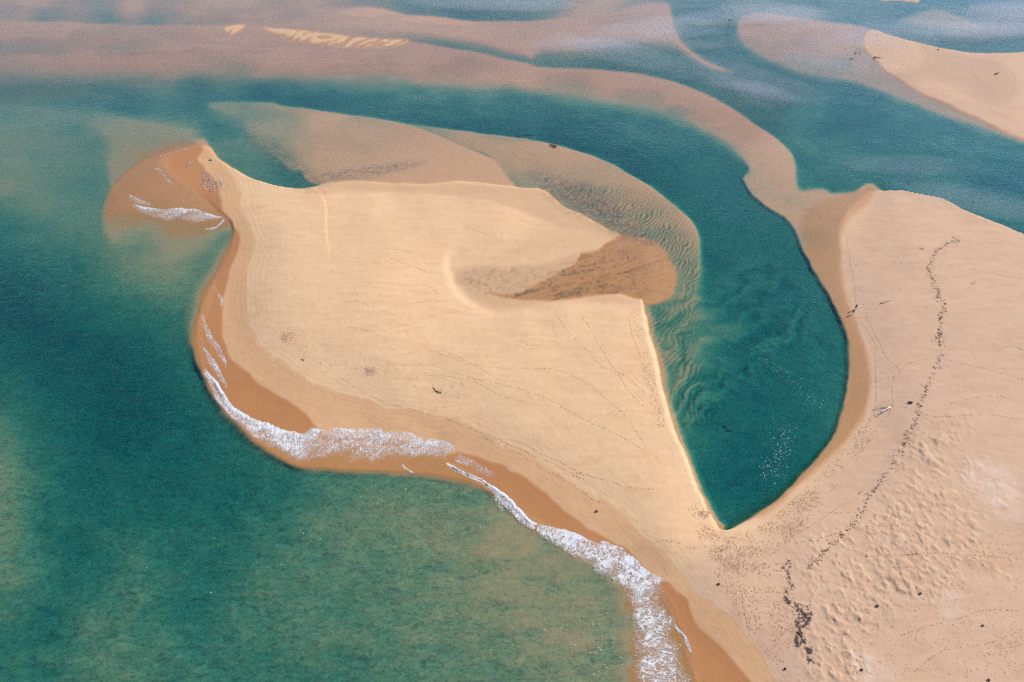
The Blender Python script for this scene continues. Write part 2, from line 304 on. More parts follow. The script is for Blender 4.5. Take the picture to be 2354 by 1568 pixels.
# far right-hand shoal and its dry sand
layer([(1690,62,8),(1700,40,8),(1740,28,4),(1800,33,3),(1850,40,3),(1920,50,3),(1990,62,3),(2050,83),(2110,100),(2170,112),(2240,121),(2300,123),(2360,118),(2600,100),(2600,430,10),(2354,332,10),(2250,297,14),(2150,266,14),(2050,226,14),
       (1960,196,14),(1850,176,14),(1780,150,12),(1720,115,10),(1695,90,10)],
      [(1720,60,-.6),(1800,60,-.4),(1900,90,-.45),(1980,110,-.4),(1850,150,-.7),(1950,170,-.8),(2050,210,-.7),(2200,270,-.6),(2354,325,-.5),(1760,100,-.5)])
FAR = [(2000,68,3),(2050,83),(2110,100),(2170,112),(2240,120),(2300,122),(2360,118),(2600,100),(2600,400),(2354,322,3),(2280,290),(2200,253),(2130,220),(2080,192),(2030,158),(2005,130),(1990,115),(1985,95)]
layer(FAR, [(2100,130,1.3),(2050,110,.9),(2200,170,.9),(2300,200,1.2),(2000,110,.15),(2100,190,.35),(2250,262,.4),(2350,300,.45),(2250,125,.5),(2150,112,.9),(2270,240,.7)])
layer([(2140,20,6),(2190,30),(2250,55),(2275,62,5),(2250,70,4),(2180,68,8),(2110,62,12),(2060,50,12)], -.9)
layer([(1980,-40,2),(2020,0),(2060,2),(2100,5),(2114,2),(2130,-40)], .3)

# the shoals lie just under the surface
E = np.where(E < 0, E * (0.45 + 0.55 * sstep(0.3, 1.7, -E)), E)
# seabed mottling and bars: broad unevenness grows with depth
E = np.where(E < -3, -3 + (E + 3) * 0.6, E)
E = E + 0.55 * sstep(0.08, 0.4, -E) * sstep(2.0, 0.9, -E) * np.minimum(0.3, fbm(GX / 110, GY / 40, 4, 201)) * (GX < 1960)
# sand waves and scour lines on the lagoon and channel floor
q1 = fbm((GX * 0.75 + GY * 0.5) / 95, (GY * 0.85 - GX * 0.45) / 26, 4, 171, 0.55)
ridge = (1 - sstep(0.0, 0.28, np.abs(q1)))
ML, _ = sdf([(1490,700,60),(1600,640,60),(1700,590,60),(1800,620,60),(1870,740,60),(1780,840,60),(1680,930,60),(1590,1000,60),(1540,960,60)])
phl = (0.62 * GX + 0.78 * GY) / 30 + 2.6 * fbm(GX / 90, GY / 60, 3, 177)
E = E + 0.75 * np.sin(phl * 3.1416) * sstep(-20, 45, ML) * sstep(0.6, 1.6, -E) * (0.35 + vnoise(GX / 70, GY / 50, 179))
E = E - 0.5 * ridge * sstep(1.8, 3.0, -E) * sstep(1450, 1550, GX + 0.9 * np.maximum(0, 600 - GY)) * sstep(1150, 900, GY) * sstep(0.35, 0.6, vnoise(GX / 120, GY / 90, 175))
q2 = fbm((GX + 1.5 * GY) / 60, (GY - 0.2 * GX) / 22, 4, 181)
E = E + 0.9 * q2 * sstep(1.2, 2.5, -E) * sstep(450, 300, GY)
deep = np.clip(-E / 3.0, 0, 1)
E = E + deep * 0.55 * fbm(GX / 70, GY / 45, 4, 21)

def mask(pts, soft=4.0, warp=True):
    s, _ = sdf([(p[0], p[1], soft) for p in pts], warp=warp)
    return sstep(-soft, soft, s)
WETLINE = [(453,367),(465,381),(472,394),(492,414),(500,427),(502,447),(508,461),(510,477),(517,489),(530,506),(538,522),(547,532),(550,555),(540,590),(527,620),(518,660),(511,690),(512,705),(510,750),(513,780),(520,797),(530,821),(545,835),(561,848),(575,859),(591,881),(621,896),
 (641,909),(675,928),(700,948),(710,960),(716,971),(724,979),(760,1000),(900,1010),(1030,1040),(1052,1037),(1075,1042),(1099,1047),(1119,1057),(1155,1067),(1165,1072),(1174,1082),(1197,1089),(1222,1109),(1239,1124),(1255,1134),(1272,1152),(1292,1169),(1319,1187),(1339,1202),(1352,1215),
 (1372,1224),(1398,1239),(1420,1252),(1445,1268),(1500,1322),(1541,1341),(1555,1356),(1576,1371),(1585,1394),(1593,1422),(1601,1436),(1619,1452),(1669,1496),(1696,1532),(1729,1568),(1790,1640)]
M_WET = mask(WETLINE + [(1500,1760),(150,1760),(100,300),(440,325)], 3.5)
DAMPLINE = [(500,352),(530,400),(552,440),(556,480),(574,520),(586,545),(588,556),(578,590),(567,623),(567,673),(566,699),(568,728),(573,749),(583,768),(591,789),(608,803),(626,821),(641,826),(660,841),(671,853),(691,863),(711,881),(741,891),(785,906),(851,920),(891,940),(928,938),(971,948),(1001,960),
 (1045,963),(1068,980),(1118,1000),(1151,1023),(1205,1035),(1230,1054),(1260,1077),(1289,1094),(1322,1115),(1355,1134),(1360,1144),(1398,1157),(1440,1190),(1468,1227),(1491,1244),(1525,1270),(1551,1305),(1585,1339),(1610,1369),(1635,1380),(1660,1402),(1679,1412),(1719,1462),(1756,1512),(1783,1566),(1830,1650)]
_p = [(q[0], q[1], 60) for q in DAMPLINE + [(1500,1760),(150,1760),(100,300),(440,325)]]
M_DD, _ = sdf(_p)
M_DAMP = sstep(-3.5, 3.5, M_DD); M_DD = M_DD / 70
M_FAR_DIM = mask([(-260,-60),(2600,-60),(2600,330),(2300,300),(1900,190),(1750,330),(1500,240),(1200,200),(800,180),(300,215),(-260,230)], 40, False)  # far shoals: colour dimmed for vignetting and to offset haze and reflection
M_BASIN = mask([(1050,625),(1062,665),(1105,700),(1160,712),(1220,704),(1300,690),(1480,690),(1484,600),(1450,552),(1400,562),(1300,585),(1200,612),(1110,612)], 16)
M_POOL = mask([(p[0], p[1]) for p in POOL], 3); M_FAN = mask([(p[0], p[1]) for p in FAN], 3)
M_RILL = mask([(1045,640),(1080,620),(1130,615),(1200,612),(1260,615),(1320,590),(1340,580),(1300,640),(1240,660),(1160,684),(1100,680)], 10)
M_DARK = np.maximum(M_POOL * (0.55 + 0.45 * mask([(1150,680),(1220,650),(1300,610),(1360,590),(1440,600),(1480,640),(1450,690),(1300,700)], 30)), 0.5 * M_FAN)
M_OCH = np.maximum(np.maximum(M_POOL, M_FAN), np.maximum(0.75 * mask([(1850,490),(1960,440),(2040,440),(1960,700),(2030,880),(1960,1010),(1700,1240),(1640,1220),(1690,1190),(1840,1080),(1930,960),(1950,820),(1900,680),(1850,580)], 12), 0.5 * np.maximum(mask([(p[0], p[1]) for p in OV1], 4), mask([(p[0], p[1]) for p in OV2], 4))))
M_WEED = np.maximum(mask([(1215,400),(1250,440),(1300,480),(1380,520),(1450,552),(1500,560),(1480,520),(1400,460),(1330,420),(1290,400)], 18),
                    0.9 * mask([(650,425),(690,436),(740,428),(800,414),(760,408),(720,412),(690,405)], 8))
M_WEED = np.maximum(M_WEED, 0.85 * mask([(690,412),(760,398),(830,385),(900,375),(980,372),(900,396),(850,408),(760,418)], 10))
M_WEED = np.maximum(M_WEED, 0.8 * mask([(560,300),(640,330),(700,380),(740,420),(690,430),(640,400),(590,350)], 16))
M_TAN = np.maximum(mask([(700,440),(760,424),(810,419),(900,421),(1000,426),(1060,421),(1130,427),(1250,440),(1345,500),(1450,550),(1400,552),(1300,528),(1200,485),(1100,456),(1000,446),(900,442),(800,438),(740,446)], 7), 0.7 * mask([(1210,540),(1290,515),(1400,540),(1440,560),(1340,585),(1230,590),(1150,600)], 30))
M_RIP = mask([(1290,420),(1420,430),(1540,490),(1595,560),(1600,680),(1590,800),(1640,950),(1580,960),(1520,830),(1490,720),(1555,690),(1560,620),(1500,560),(1400,530)], 25)
M_PINK = mask([(1480,1568),(1560,1330),(1620,1260),(1700,1240),(1800,1180),(1900,1080),(1960,980),(1960,800),(1900,600),(1950,440),(1600,150),(1200,60),(1200,-60),(2600,-60),(2600,1750),(1500,1750)], 60, False)
M_HUM = mask([(1810,1250),(1900,1220),(1990,1200),(2050,1100),(2090,1000),(2200,960),(2300,1050),(2354,1150),(2354,1330),(2250,1310),(2150,1380),(2030,1450),(2010,1560),(1860,1580),(1850,1450),(1840,1350)], 45, False)
M_PALE = np.maximum(mask([(2210,1080),(2260,1060),(2320,1090),(2350,1150),(2320,1200),(2250,1140)], 25),
                    np.maximum(0.8 * mask([(2160,1370),(2200,1360),(2210,1400),(2180,1430)], 14), 0.8 * mask([(1960,1500),(2010,1510),(2060,1560),(1990,1570)], 20)))
M_MUD = 0.45 * M_RILL + 0.45 * mask([(505,52),(700,62),(945,84),(940,118),(780,122),(600,92),(505,85)], 6) + 0.55 * mask([(2120,100),(2180,115),(2290,140),(2340,200),(2300,240),(2240,220),(2150,180),(2090,190),(2060,170),(2120,150)], 16) + 0.4 * mask([(2040,150),(2100,190),(2180,225),(2130,212),(2070,178)], 6)

RAST = {'E': E, 'wet': M_WET, 'damp': M_DAMP, 'basin': M_BASIN, 'rill': M_RILL, 'dark': M_DARK, 'weed': M_WEED, 'rip': M_RIP, 'pink': M_PINK, 'hum': M_HUM, 'pale': M_PALE, 'mud': M_MUD, 'och': M_OCH, 'tan': M_TAN, 'dd': M_DD, 'far_dim': M_FAR_DIM}
def sample(names, u, v):
    fi = np.clip((u - X0) / STEP, 0, NX - 1.001); fj = np.clip((v - Y0) / STEP, 0, NY - 1.001)
    i = fi.astype(int); j = fj.astype(int); a = fi - i; b = fj - j
    w00 = (1 - a) * (1 - b); w10 = a * (1 - b); w01 = (1 - a) * b; w11 = a * b
    return [RAST[n][j, i] * w00 + RAST[n][j, i + 1] * w10 + RAST[n][j + 1, i] * w01 + RAST[n][j + 1, i + 1] * w11 for n in names]
def relief(x, y):
    """ground height at world (x, y) without the finest texture, and the plan position"""
    z = np.zeros_like(x)
    for _ in range(3):
        u, v = plan(x, y, z)
        e, = sample(['E'], u, v)
        dep = np.arctan2(CAM_H, np.maximum(np.hypot(x * 0.6, y), 20))
        z = np.where(e > 0, e, e * 0.26 * 2.9 / (1.74 + 1 / np.sin(dep)))
    return z, u, v
def detail(x, y, z, u, v):
    hum, rip, rill, wet, damp = sample(['hum', 'rip', 'rill', 'wet', 'damp'], u, v)
    land = sstep(0.05, 0.5, z)
    far = 1 / (1 + (np.hypot(x, y) / 260) ** 2)
    # wind-blown hummocks on the high sand
    n1 = fbm(x / 2.2, y / 2.6, 3, 31, 0.6); big = fbm(x / 16, y / 16, 3, 36)
    n2 = fbm(x / 1.0 + 0.3 * n1, y / 1.25, 3, 46, 0.6)
    d = hum * land * sstep(-0.6, 0.2, big + 0.3 * n1) * (0.18 * sstep(0.05, 0.7, n1 + 0.4 * big) * (0.4 + 0.9 * vnoise(x / 5, y / 5, 40)) + 0.19 * sstep(0.0, 0.6, n2) + 0.05 * fbm(x / 0.6, y / 0.6, 2, 44))
    # gentle swells and small unevenness of the dry sand
    d = d + land * (0.16 * fbm(x / 14, y / 9, 3, 51) + 0.025 * fbm(x / 1.1, y / 1.1, 2, 55) * (1 - wet))
    # sea floor: wave-made ripples and lumps
    sub = sstep(0.03, 0.26, -z)
    wx = x + 1.2 * fbm(x / 5, y / 5, 2, 61); wy = y + 1.2 * fbm(x / 5, y / 5, 2, 63)
    lump = fbm((wx + 0.25 * wy) / 2.6, (wy - 0.25 * wx) / 0.8, 3, 66, 0.65)
    d = d + sub * np.minimum(-z, 0.62) * far * 0.27 * lump
    # ripple marks on the shoal by the channel
    ph = (0.9 * wx - 0.55 * wy) / 1.5 + 1.6 * fbm(x / 7, y / 7, 3, 70)
    r = 1 - np.abs(np.sin(ph * math.pi))
    d = d + rip * sstep(0.015, 0.12, -z) * 0.10 * (r ** 1.5 - 0.5) * (0.6 + 0.7 * vnoise(x / 6, y / 6, 73))
    # rills draining the inlet
    a = np.abs(fbm((x + 0.5 * y) / 3.4, (y - 0.5 * x) / 2.2, 3, 81, 0.6)); cut = 1 - sstep(0.0, 0.16, a)
    d = d - rill * 0.10 * cut
    return d

# ------------------------------------------------------------------ mesh helpers
def mesh_from(name, co, faces_flat=None, quads=None, tris=None):
    me = bpy.data.meshes.new(name)
    co = np.asarray(co, np.float32)
    q = np.asarray(quads if quads is not None else np.zeros((0, 4)), np.int32)
    t = np.asarray(tris if tris is not None else np.zeros((0, 3)), np.int32)
    nl = q.size + t.size
    me.vertices.add(len(co)); me.vertices.foreach_set('co', co.ravel())
    me.loops.add(nl); me.loops.foreach_set('vertex_index', np.concatenate([q.ravel(), t.ravel()]).astype(np.int32))
    me.polygons.add(len(q) + len(t))
    st = np.concatenate([np.arange(len(q)) * 4, q.size + np.arange(len(t)) * 3]).astype(np.int32)
    me.polygons.foreach_set('loop_start', st)
    me.polygons.foreach_set('use_smooth', np.ones(len(st), bool))
    me.update(calc_edges=True)
    return me
def grid_quads(nr, nc):
    i = np.arange(nr * nc).reshape(nr, nc)
    return np.stack([i[:-1, :-1], i[:-1, 1:], i[1:, 1:], i[1:, :-1]], -1).reshape(-1, 4)
def link(name, me, mat=None, parent=None):
    o = bpy.data.objects.new(name, me)
    COL.objects.link(o)
    if mat is not None and me is not None and not me.materials: me.materials.append(mat)
    if parent: o.parent = parent
    return o
def tag(o, label=None, cat=None, group=None, kind=None):
    if label: o['label'] = label
    if cat: o['category'] = cat
    if group: o['group'] = group
    if kind: o['kind'] = kind
    return o
def empty(name, loc, rz=0.0):
    o = bpy.data.objects.new(name, None)
    COL.objects.link(o); o.location = loc; o.rotation_euler = (0, 0, rz)
    return o
def attr(me, name, arr):
    a = me.attributes.new(name, 'FLOAT', 'POINT')
    a.data.foreach_set('value', np.asarray(arr, np.float32).ravel())

# ------------------------------------------------------------------ materials
class NT:
    def __init__(s, name):
        s.m = bpy.data.materials.new(name); s.m.use_nodes = True
        s.t = s.m.node_tree; s.t.nodes.clear()
        s.out = s.n('ShaderNodeOutputMaterial')
    def n(s, t, **k):
        x = s.t.nodes.new(t)
        for a, b in k.items(): setattr(x, a, b)
        return x
    def put(s, sock, v):
        if isinstance(v, bpy.types.NodeSocket): s.t.links.new(v, sock)
        elif v is not None: sock.default_value = v
    def at(s, name): return s.n('ShaderNodeAttribute', attribute_name=name).outputs['Fac']
    def pos(s): return s.n('ShaderNodeNewGeometry').outputs['Position']
    def math(s, op, a, b=None, c=None, clamp=False):
        x = s.n('ShaderNodeMath', operation=op, use_clamp=clamp)
        s.put(x.inputs[0], a); s.put(x.inputs[1], b); s.put(x.inputs[2], c)
        return x.outputs[0]
    def mapv(s, v, scale, loc=(0, 0, 0), rot=(0, 0, 0)):
        x = s.n('ShaderNodeMapping'); s.put(x.inputs['Vector'], v)
        x.inputs['Scale'].default_value = scale; x.inputs['Location'].default_value = loc; x.inputs['Rotation'].default_value = rot
        return x.outputs[0]
    def noise(s, v, scale, detail=3, rough=0.55, dist=0.0):
        x = s.n('ShaderNodeTexNoise'); s.put(x.inputs['Vector'], v)
        x.inputs['Scale'].default_value = scale; x.inputs['Detail'].default_value = detail
        x.inputs['Roughness'].default_value = rough; x.inputs['Distortion'].default_value = dist
        return x.outputs['Fac']
    def rng(s, v, a, b, c=0.0, d=1.0, smooth=False):
        x = s.n('ShaderNodeMapRange', interpolation_type='SMOOTHSTEP' if smooth else 'LINEAR')
        s.put(x.inputs[0], v)
        for i, q in enumerate((a, b, c, d)): s.put(x.inputs[i + 1], q)
        return x.outputs[0]
    def mix(s, f, a, b, mode='MIX'):
        x = s.n('ShaderNodeMix', data_type='RGBA', blend_type=mode)
        s.put(x.inputs[0], f)
        s.put(x.inputs[6], (*a, 1) if isinstance(a, tuple) else a); s.put(x.inputs[7], (*b, 1) if isinstance(b, tuple) else b)
        return x.outputs[2]
    def bump(s, h, strength, dist):
        x = s.n('ShaderNodeBump'); s.put(x.inputs['Height'], h)
        x.inputs['Strength'].default_value = strength; x.inputs['Distance'].default_value = dist
        return x.outputs[0]
    def pbsdf(s, col, rough, normal=None, spec=0.5):
        x = s.n('ShaderNodeBsdfPrincipled')
        s.put(x.inputs['Base Color'], (*col, 1) if isinstance(col, tuple) else col); s.put(x.inputs['Roughness'], rough)
        s.put(x.inputs['Specular IOR Level'], spec)
        if normal is not None: s.put(x.inputs['Normal'], normal)
        return x.outputs[0]
    def surf(s, x): s.t.links.new(x, s.out.inputs['Surface']); return s.m

def sand_material():
    g = NT('sand')
    p = g.pos()
    big = g.noise(p, 0.035, 4, 0.55, 0.4)
    midn = g.noise(g.mapv(p, (0.35, 0.5, 1), rot=(0, 0, 0.4)), 1.0, 4, 0.6, 0.3)
    fine = g.noise(p, 3.2, 3, 0.7)
    dry = g.mix(g.at('pink'), (0.605, 0.412, 0.240), (0.525, 0.355, 0.236))
    dry = g.mix(g.rng(big, 0.3, 0.7), dry, g.mix(1.0, dry, (1.07, 1.06, 1.05), 'MULTIPLY'))
    dry = g.mix(g.rng(midn, 0.35, 0.7, 0, .6), dry, g.mix(1.0, dry, (0.93, 0.90, 0.88), 'MULTIPLY'))
    streak = g.noise(g.mapv(p, (0.09, 0.42, 1), rot=(0, 0, 0.5)), 1.0, 4, 0.6, 0.8)
    dry = g.mix(g.rng(streak, 0.42, 0.72, 0, 1.0), dry, g.mix(1.0, dry, (0.93, 0.885, 0.86), 'MULTIPLY'))
    dry = g.mix(g.math('MULTIPLY', g.at('pale'), g.rng(midn, 0.35, 0.65, 0.0, 0.55)), dry, (0.66, 0.55, 0.47))
    tide = g.math('SINE', g.math('MULTIPLY_ADD', g.at('dd'), 38.0, g.math('MULTIPLY', g.noise(p, 0.06, 4, 0.6), 16.0)))
    tide = g.math('MULTIPLY', g.rng(tide, 0.55, 1.0, 0.0, 0.7), g.rng(g.math('ABSOLUTE', g.at('dd')), 0.3, 0.98, 1.0, 0.0))
    dry = g.mix(tide, dry, g.mix(1.0, dry, (0.90, 0.85, 0.82), 'MULTIPLY'))
    damp = g.mix(g.rng(midn, 0.3, 0.7), (0.56, 0.340, 0.180), (0.53, 0.312, 0.162))
    wetc = g.mix(g.rng(big, 0.3, 0.7), (0.385, 0.168, 0.060), (0.415, 0.19, 0.073))
    sub = g.mix(g.rng(midn, 0.3, 0.7), (0.41, 0.215, 0.108), (0.45, 0.24, 0.122))
    damp = g.mix(tide, damp, g.mix(1.0, damp, (0.91, 0.87, 0.84), 'MULTIPLY'))
    edge = g.math('MULTIPLY_ADD', g.rng(midn, 0.3, 0.7, -0.25, 0.25), g.math('MULTIPLY', g.at('damp'), g.math('SUBTRACT', 1.0, g.at('damp'))), g.at('damp'), clamp=True)
    c = g.mix(edge, dry, damp)
    c = g.mix(g.at('mud'), c, (0.40, 0.275, 0.19))
    c = g.mix(g.math('MULTIPLY', g.at('basin'), 0.75), c, (0.46, 0.29, 0.165))
    c = g.mix(g.at('wet'), c, wetc)
    sub = g.mix(g.at('far_dim'), sub, (0.355, 0.160, 0.074))  # far dimming painted into the underwater sand colour
    c = g.mix(g.at('under'), c, g.mix(g.at('ocher'), sub, (0.365, 0.155, 0.048)))
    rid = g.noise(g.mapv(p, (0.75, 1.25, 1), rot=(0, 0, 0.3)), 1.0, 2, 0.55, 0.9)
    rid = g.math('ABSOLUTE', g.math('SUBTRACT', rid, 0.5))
    c = g.mix(g.math('MULTIPLY', g.at('sea'), g.rng(rid, 0.0, 0.10, 1.0, 0.0)), c, g.mix(1.0, c, (1.35, 1.28, 1.12), 'MULTIPLY'))  # ripple crests plus caustic-like light, painted into the seabed colour as bright lines
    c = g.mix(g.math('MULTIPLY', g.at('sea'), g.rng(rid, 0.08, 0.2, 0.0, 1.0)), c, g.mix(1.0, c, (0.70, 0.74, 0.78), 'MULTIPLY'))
    # dark organic fines lying in the hollows
    weedn = g.noise(g.mapv(p, (0.5, 0.5, 0.5)), 1.0, 5, 0.65, 0.6)
    c = g.mix(g.math('MULTIPLY', g.at('weed'), g.rng(weedn, 0.38, 0.62, 0, .8)), c, (0.10, 0.083, 0.065))
    c = g.mix(g.at('stain'), c, (0.12, 0.075, 0.04))
    c = g.mix(g.rng(fine, 0.35, 0.7, 0, 0.22), c, g.mix(1.0, c, (0.82, 0.79, 0.76), 'MULTIPLY'))
    moist = g.math('MAXIMUM', g.at('wet'), g.math('MULTIPLY', g.at('under'), 0.7))
    rough = g.rng(moist, 0, 1, 0.95, 0.55)
    hgt = g.math('ADD', g.noise(p, 2.4, 3, 0.7), g.math('MULTIPLY', g.noise(p, 0.55, 3, 0.6), 2.0))
    nrm = g.bump(hgt, 0.42, 0.07)
    return g.surf(g.pbsdf(c, rough, nrm, g.rng(moist, 0, 1, 0.04, 0.12)))

def water_material():
    g = NT('water')
    p = g.pos()
    w1 = g.noise(g.mapv(p, (0.55, 1.1, 1), rot=(0, 0, 0.35)), 1.0, 2, 0.62, 0.4)
    w3 = g.noise(g.mapv(p, (0.012, 0.02, 1)), 1.0, 2, 0.5, 0.8)      # gusts: ruffled and slick patches
    gust = g.rng(w3, 0.4, 0.65, 0.3, 1.0)
    w2 = g.noise(g.mapv(p, (0.16, 0.42, 1), rot=(0, 0, -0.5)), 1.0, 2, 0.6, 0.6)
    nrm = g.bump(g.math('MULTIPLY', g.math('MULTIPLY_ADD', w2, 1.6, w1), gust), 0.7, 0.26)
    # reflectance of water by angle, the same seen from above and from below
    geo = g.n('ShaderNodeNewGeometry')
    dt = g.n('ShaderNodeVectorMath', operation='DOT_PRODUCT'); g.put(dt.inputs[0], nrm); g.put(dt.inputs[1], geo.outputs['Incoming'])
    c1 = g.math('SUBTRACT', 1.0, g.math('ABSOLUTE', dt.outputs['Value']), clamp=True)
    frs = g.math('MULTIPLY_ADD', g.math('POWER', c1, 5.0), 0.60, 0.009)
    gl = g.n('ShaderNodeBsdfGlossy'); gl.inputs['Roughness'].default_value = 0.12; g.put(gl.inputs['Normal'], nrm)
    tr = g.n('ShaderNodeBsdfTransparent')
    mx = g.n('ShaderNodeMixShader')
    g.put(mx.inputs[0], frs); g.put(mx.inputs[1], tr.outputs[0]); g.put(mx.inputs[2], gl.outputs[0])
    g.surf(mx.outputs[0])
    ab = g.n('ShaderNodeVolumeAbsorption')
    ab.inputs['Color'].default_value = (0.0, 0.77, 0.89, 1); ab.inputs['Density'].default_value = 1.39
    g.t.links.new(ab.outputs[0], g.out.inputs['Volume'])
    return g.m

def foam_material():
    g = NT('foam')
    uv = g.n('ShaderNodeCombineXYZ'); g.put(uv.inputs[0], g.at('fu')); g.put(uv.inputs[1], g.at('fv'))
    v = uv.outputs[0]
    wob = g.n('ShaderNodeTexNoise'); g.put(wob.inputs['Vector'], v); wob.inputs['Scale'].default_value = 0.8; wob.inputs['Detail'].default_value = 3
    off = g.n('ShaderNodeVectorMath', operation='MULTIPLY_ADD'); g.put(off.inputs[0], wob.outputs['Color']); off.inputs[1].default_value = (2.2, 2.2, 0); g.put(off.inputs[2], v)
    vo = g.n('ShaderNodeTexVoronoi', feature='DISTANCE_TO_EDGE', voronoi_dimensions='2D'); g.put(vo.inputs['Vector'], g.mapv(off.outputs[0], (2.0, 0.55, 1))); vo.inputs['Scale'].default_value = 1.0
    vo2 = g.n('ShaderNodeTexVoronoi', feature='DISTANCE_TO_EDGE', voronoi_dimensions='2D'); g.put(vo2.inputs['Vector'], g.mapv(off.outputs[0], (5.2, 2.8, 1), loc=(5, 3, 0))); vo2.inputs['Scale'].default_value = 1.0
    e1 = g.rng(vo.outputs['Distance'], 0.0, 0.26, 1, 0); e2 = g.rng(vo2.outputs['Distance'], 0.0, 0.30, 1, 0)
    nz = g.noise(g.mapv(off.outputs[0], (1.5, 0.6, 1)), 1.4, 3, 0.58)
    lace = g.math('ADD', g.math('ADD', g.math('MULTIPLY', e1, 0.38), g.math('MULTIPLY', e2, 0.24)), g.math('MULTIPLY', nz, 0.62))
    d = g.at('dens')
    thr = g.math('MULTIPLY_ADD', d, -0.52, 0.93)
    lines = g.math('MULTIPLY', g.rng(g.math('SUBTRACT', lace, thr), -0.05, 0.26, 0, 1, True), 0.92)
    film = g.math('MULTIPLY', g.rng(d, 0.25, 1.3, 0.0, 0.62), g.rng(nz, 0.3, 0.65, 0.35, 1.0))
    al = g.math('MULTIPLY', g.math('MAXIMUM', lines, film), g.rng(d, 0.0, 0.2))
    bs = g.pbsdf((0.66, 0.66, 0.66), 0.7, g.bump(nz, 0.6, 0.15), 0.2)
    tr = g.n('ShaderNodeBsdfTransparent'); mx = g.n('ShaderNodeMixShader')
    g.put(mx.inputs[0], al); g.put(mx.inputs[1], tr.outputs[0]); g.put(mx.inputs[2], bs)
    return g.surf(mx.outputs[0])

def simple(name, c1, c2, scale=6.0, rough=0.85, spec=0.25, bump=0.3):
    g = NT(name)
    tc = g.n('ShaderNodeTexCoord').outputs['Object']
    n = g.noise(tc, scale, 4, 0.65)
    return g.surf(g.pbsdf(g.mix(g.rng(n, 0.3, 0.7), c1, c2), rough, g.bump(n, bump, 0.02), spec))
M_SAND, M_WATER, M_FOAM = sand_material(), water_material(), foam_material()
M_WOOD = simple('weathered wood', (0.055, 0.042, 0.04), (0.12, 0.09, 0.078))
M_BLEACH = simple('bleached wood', (0.62, 0.60, 0.57), (0.78, 0.76, 0.73))
M_KELP = simple('dried seaweed', (0.075, 0.053, 0.05), (0.16, 0.108, 0.096), 9)
M_PRINT = simple('trodden sand', (0.40, 0.24, 0.14), (0.48, 0.30, 0.18), 3)

# ------------------------------------------------------------------ the ground: one sheet to the horizon
def sheet(step, u_ext, v_lo, v_hi):
    vs_ = np.arange(v_hi, v_lo, -step)
    _, yr = ground(np.full(len(vs_), CX), vs_)
    near = np.array([-2600., -1200, -500, -200, -90, -40, -10, 10, 24])
    near = near[near < yr[0] - 3]
    far = yr[-1] * np.array([1.06, 1.15, 1.3, 1.6, 2.1, 3.0, 4.5, 7.0])
    yy = np.concatenate([near, yr, far])
    hw = np.maximum((yy * CP + CAM_H * SP), 40) / F
    n = int(u_ext / step)
    s = np.arange(-n, n + 1) * step
    out = s[-1] * np.array([1.04, 1.12, 1.3, 1.7, 2.5, 4.5, 9, 20])
    s = np.concatenate([-out[::-1], s, out])
    X = hw[:, None] * s[None, :]
    X = np.clip(X, -6000, 6000)
    Y = np.repeat(yy[:, None], len(s), 1)
    return X, Y
X, Y = sheet(2.35, 1400, -30, 1640)
nr, nc = X.shape
x, y = X.ravel(), Y.ravel()
z, u, v = relief(x, y)
d = detail(x, y, z, u, v)
zz = z + d
me = mesh_from('ground', np.stack([x, y, zz], 1), quads=grid_quads(nr, nc))
A = dict(zip(['wet', 'damp', 'basin', 'rill', 'dark', 'weed', 'rip', 'pink', 'pale', 'mud', 'och', 'tan', 'dd', 'far_dim'], sample(['wet', 'damp', 'basin', 'rill', 'dark', 'weed', 'rip', 'pink', 'pale', 'mud', 'och', 'tan', 'dd', 'far_dim'], u, v)))
under = sstep(0.06, -0.03, z) if False else 1 - sstep(-0.04, 0.05, z)
swash = np.maximum(A['wet'] * (1 - sstep(0.03, 0.15, -z)), A['och'])
a_ = np.abs(fbm((x + 0.5 * y) / 3.4, (y - 0.5 * x) / 2.2, 3, 81, 0.6)); cut = 1 - sstep(0.0, 0.12, a_)
blot = sstep(0.0, 0.5, fbm((x * .8 + 0.4 * y) / 7, (y - 0.5 * x) / 3.0, 4, 88, 0.6))
stain = A['dark'] * (0.65 * cut + 0.5 * blot) + 0.38 * A['rill'] * cut
wx = x + 1.2 * fbm(x / 5, y / 5, 2, 61); wy = y + 1.2 * fbm(x / 5, y / 5, 2, 63)
ph = (0.9 * wx - 0.55 * wy) / 1.5 + 1.6 * fbm(x / 7, y / 7, 3, 70)
tro = np.abs(np.sin(ph * math.pi)) ** 4
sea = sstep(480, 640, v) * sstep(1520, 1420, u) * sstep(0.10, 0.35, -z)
mott = sstep(-0.35, 0.6, fbm(x / 3.2 + 0.3 * y, y / 2.4, 4, 191, 0.65)) * 0.6 + 0.4 * sstep(-0.3, 0.5, fbm(x / 0.9, y / 0.7, 2, 195))
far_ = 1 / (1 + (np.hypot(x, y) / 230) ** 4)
stain = stain + sea * (0.05 + 0.27 * mott)
stain = np.clip(stain + A['rip'] * under * 0.75 * tro * (0.4 + vnoise(x / 6, y / 6, 73)), 0, 0.85)
for k, w in (('wet', np.maximum(A['wet'], 0.65 * sstep(0.20, 0.04, z)) * (1 - under)), ('damp', A['damp']), ('basin', np.maximum(A['basin'], 0.8 * A['tan'])), ('weed', A['weed']), ('pink', A['pink']), ('pale', A['pale']), ('mud', A['mud']), ('under', under), ('ocher', swash), ('stain', stain), ('dd', A['dd']), ('far_dim', A['far_dim']), ('sea', np.maximum(sea, 0.5 * under * (1 - sea) * sstep(0.02, 0.2, -z) * far_))):
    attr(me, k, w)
tag(link('ground', me, M_SAND), kind='structure', label='pale sand bars and sea floor of the lagoon mouth')

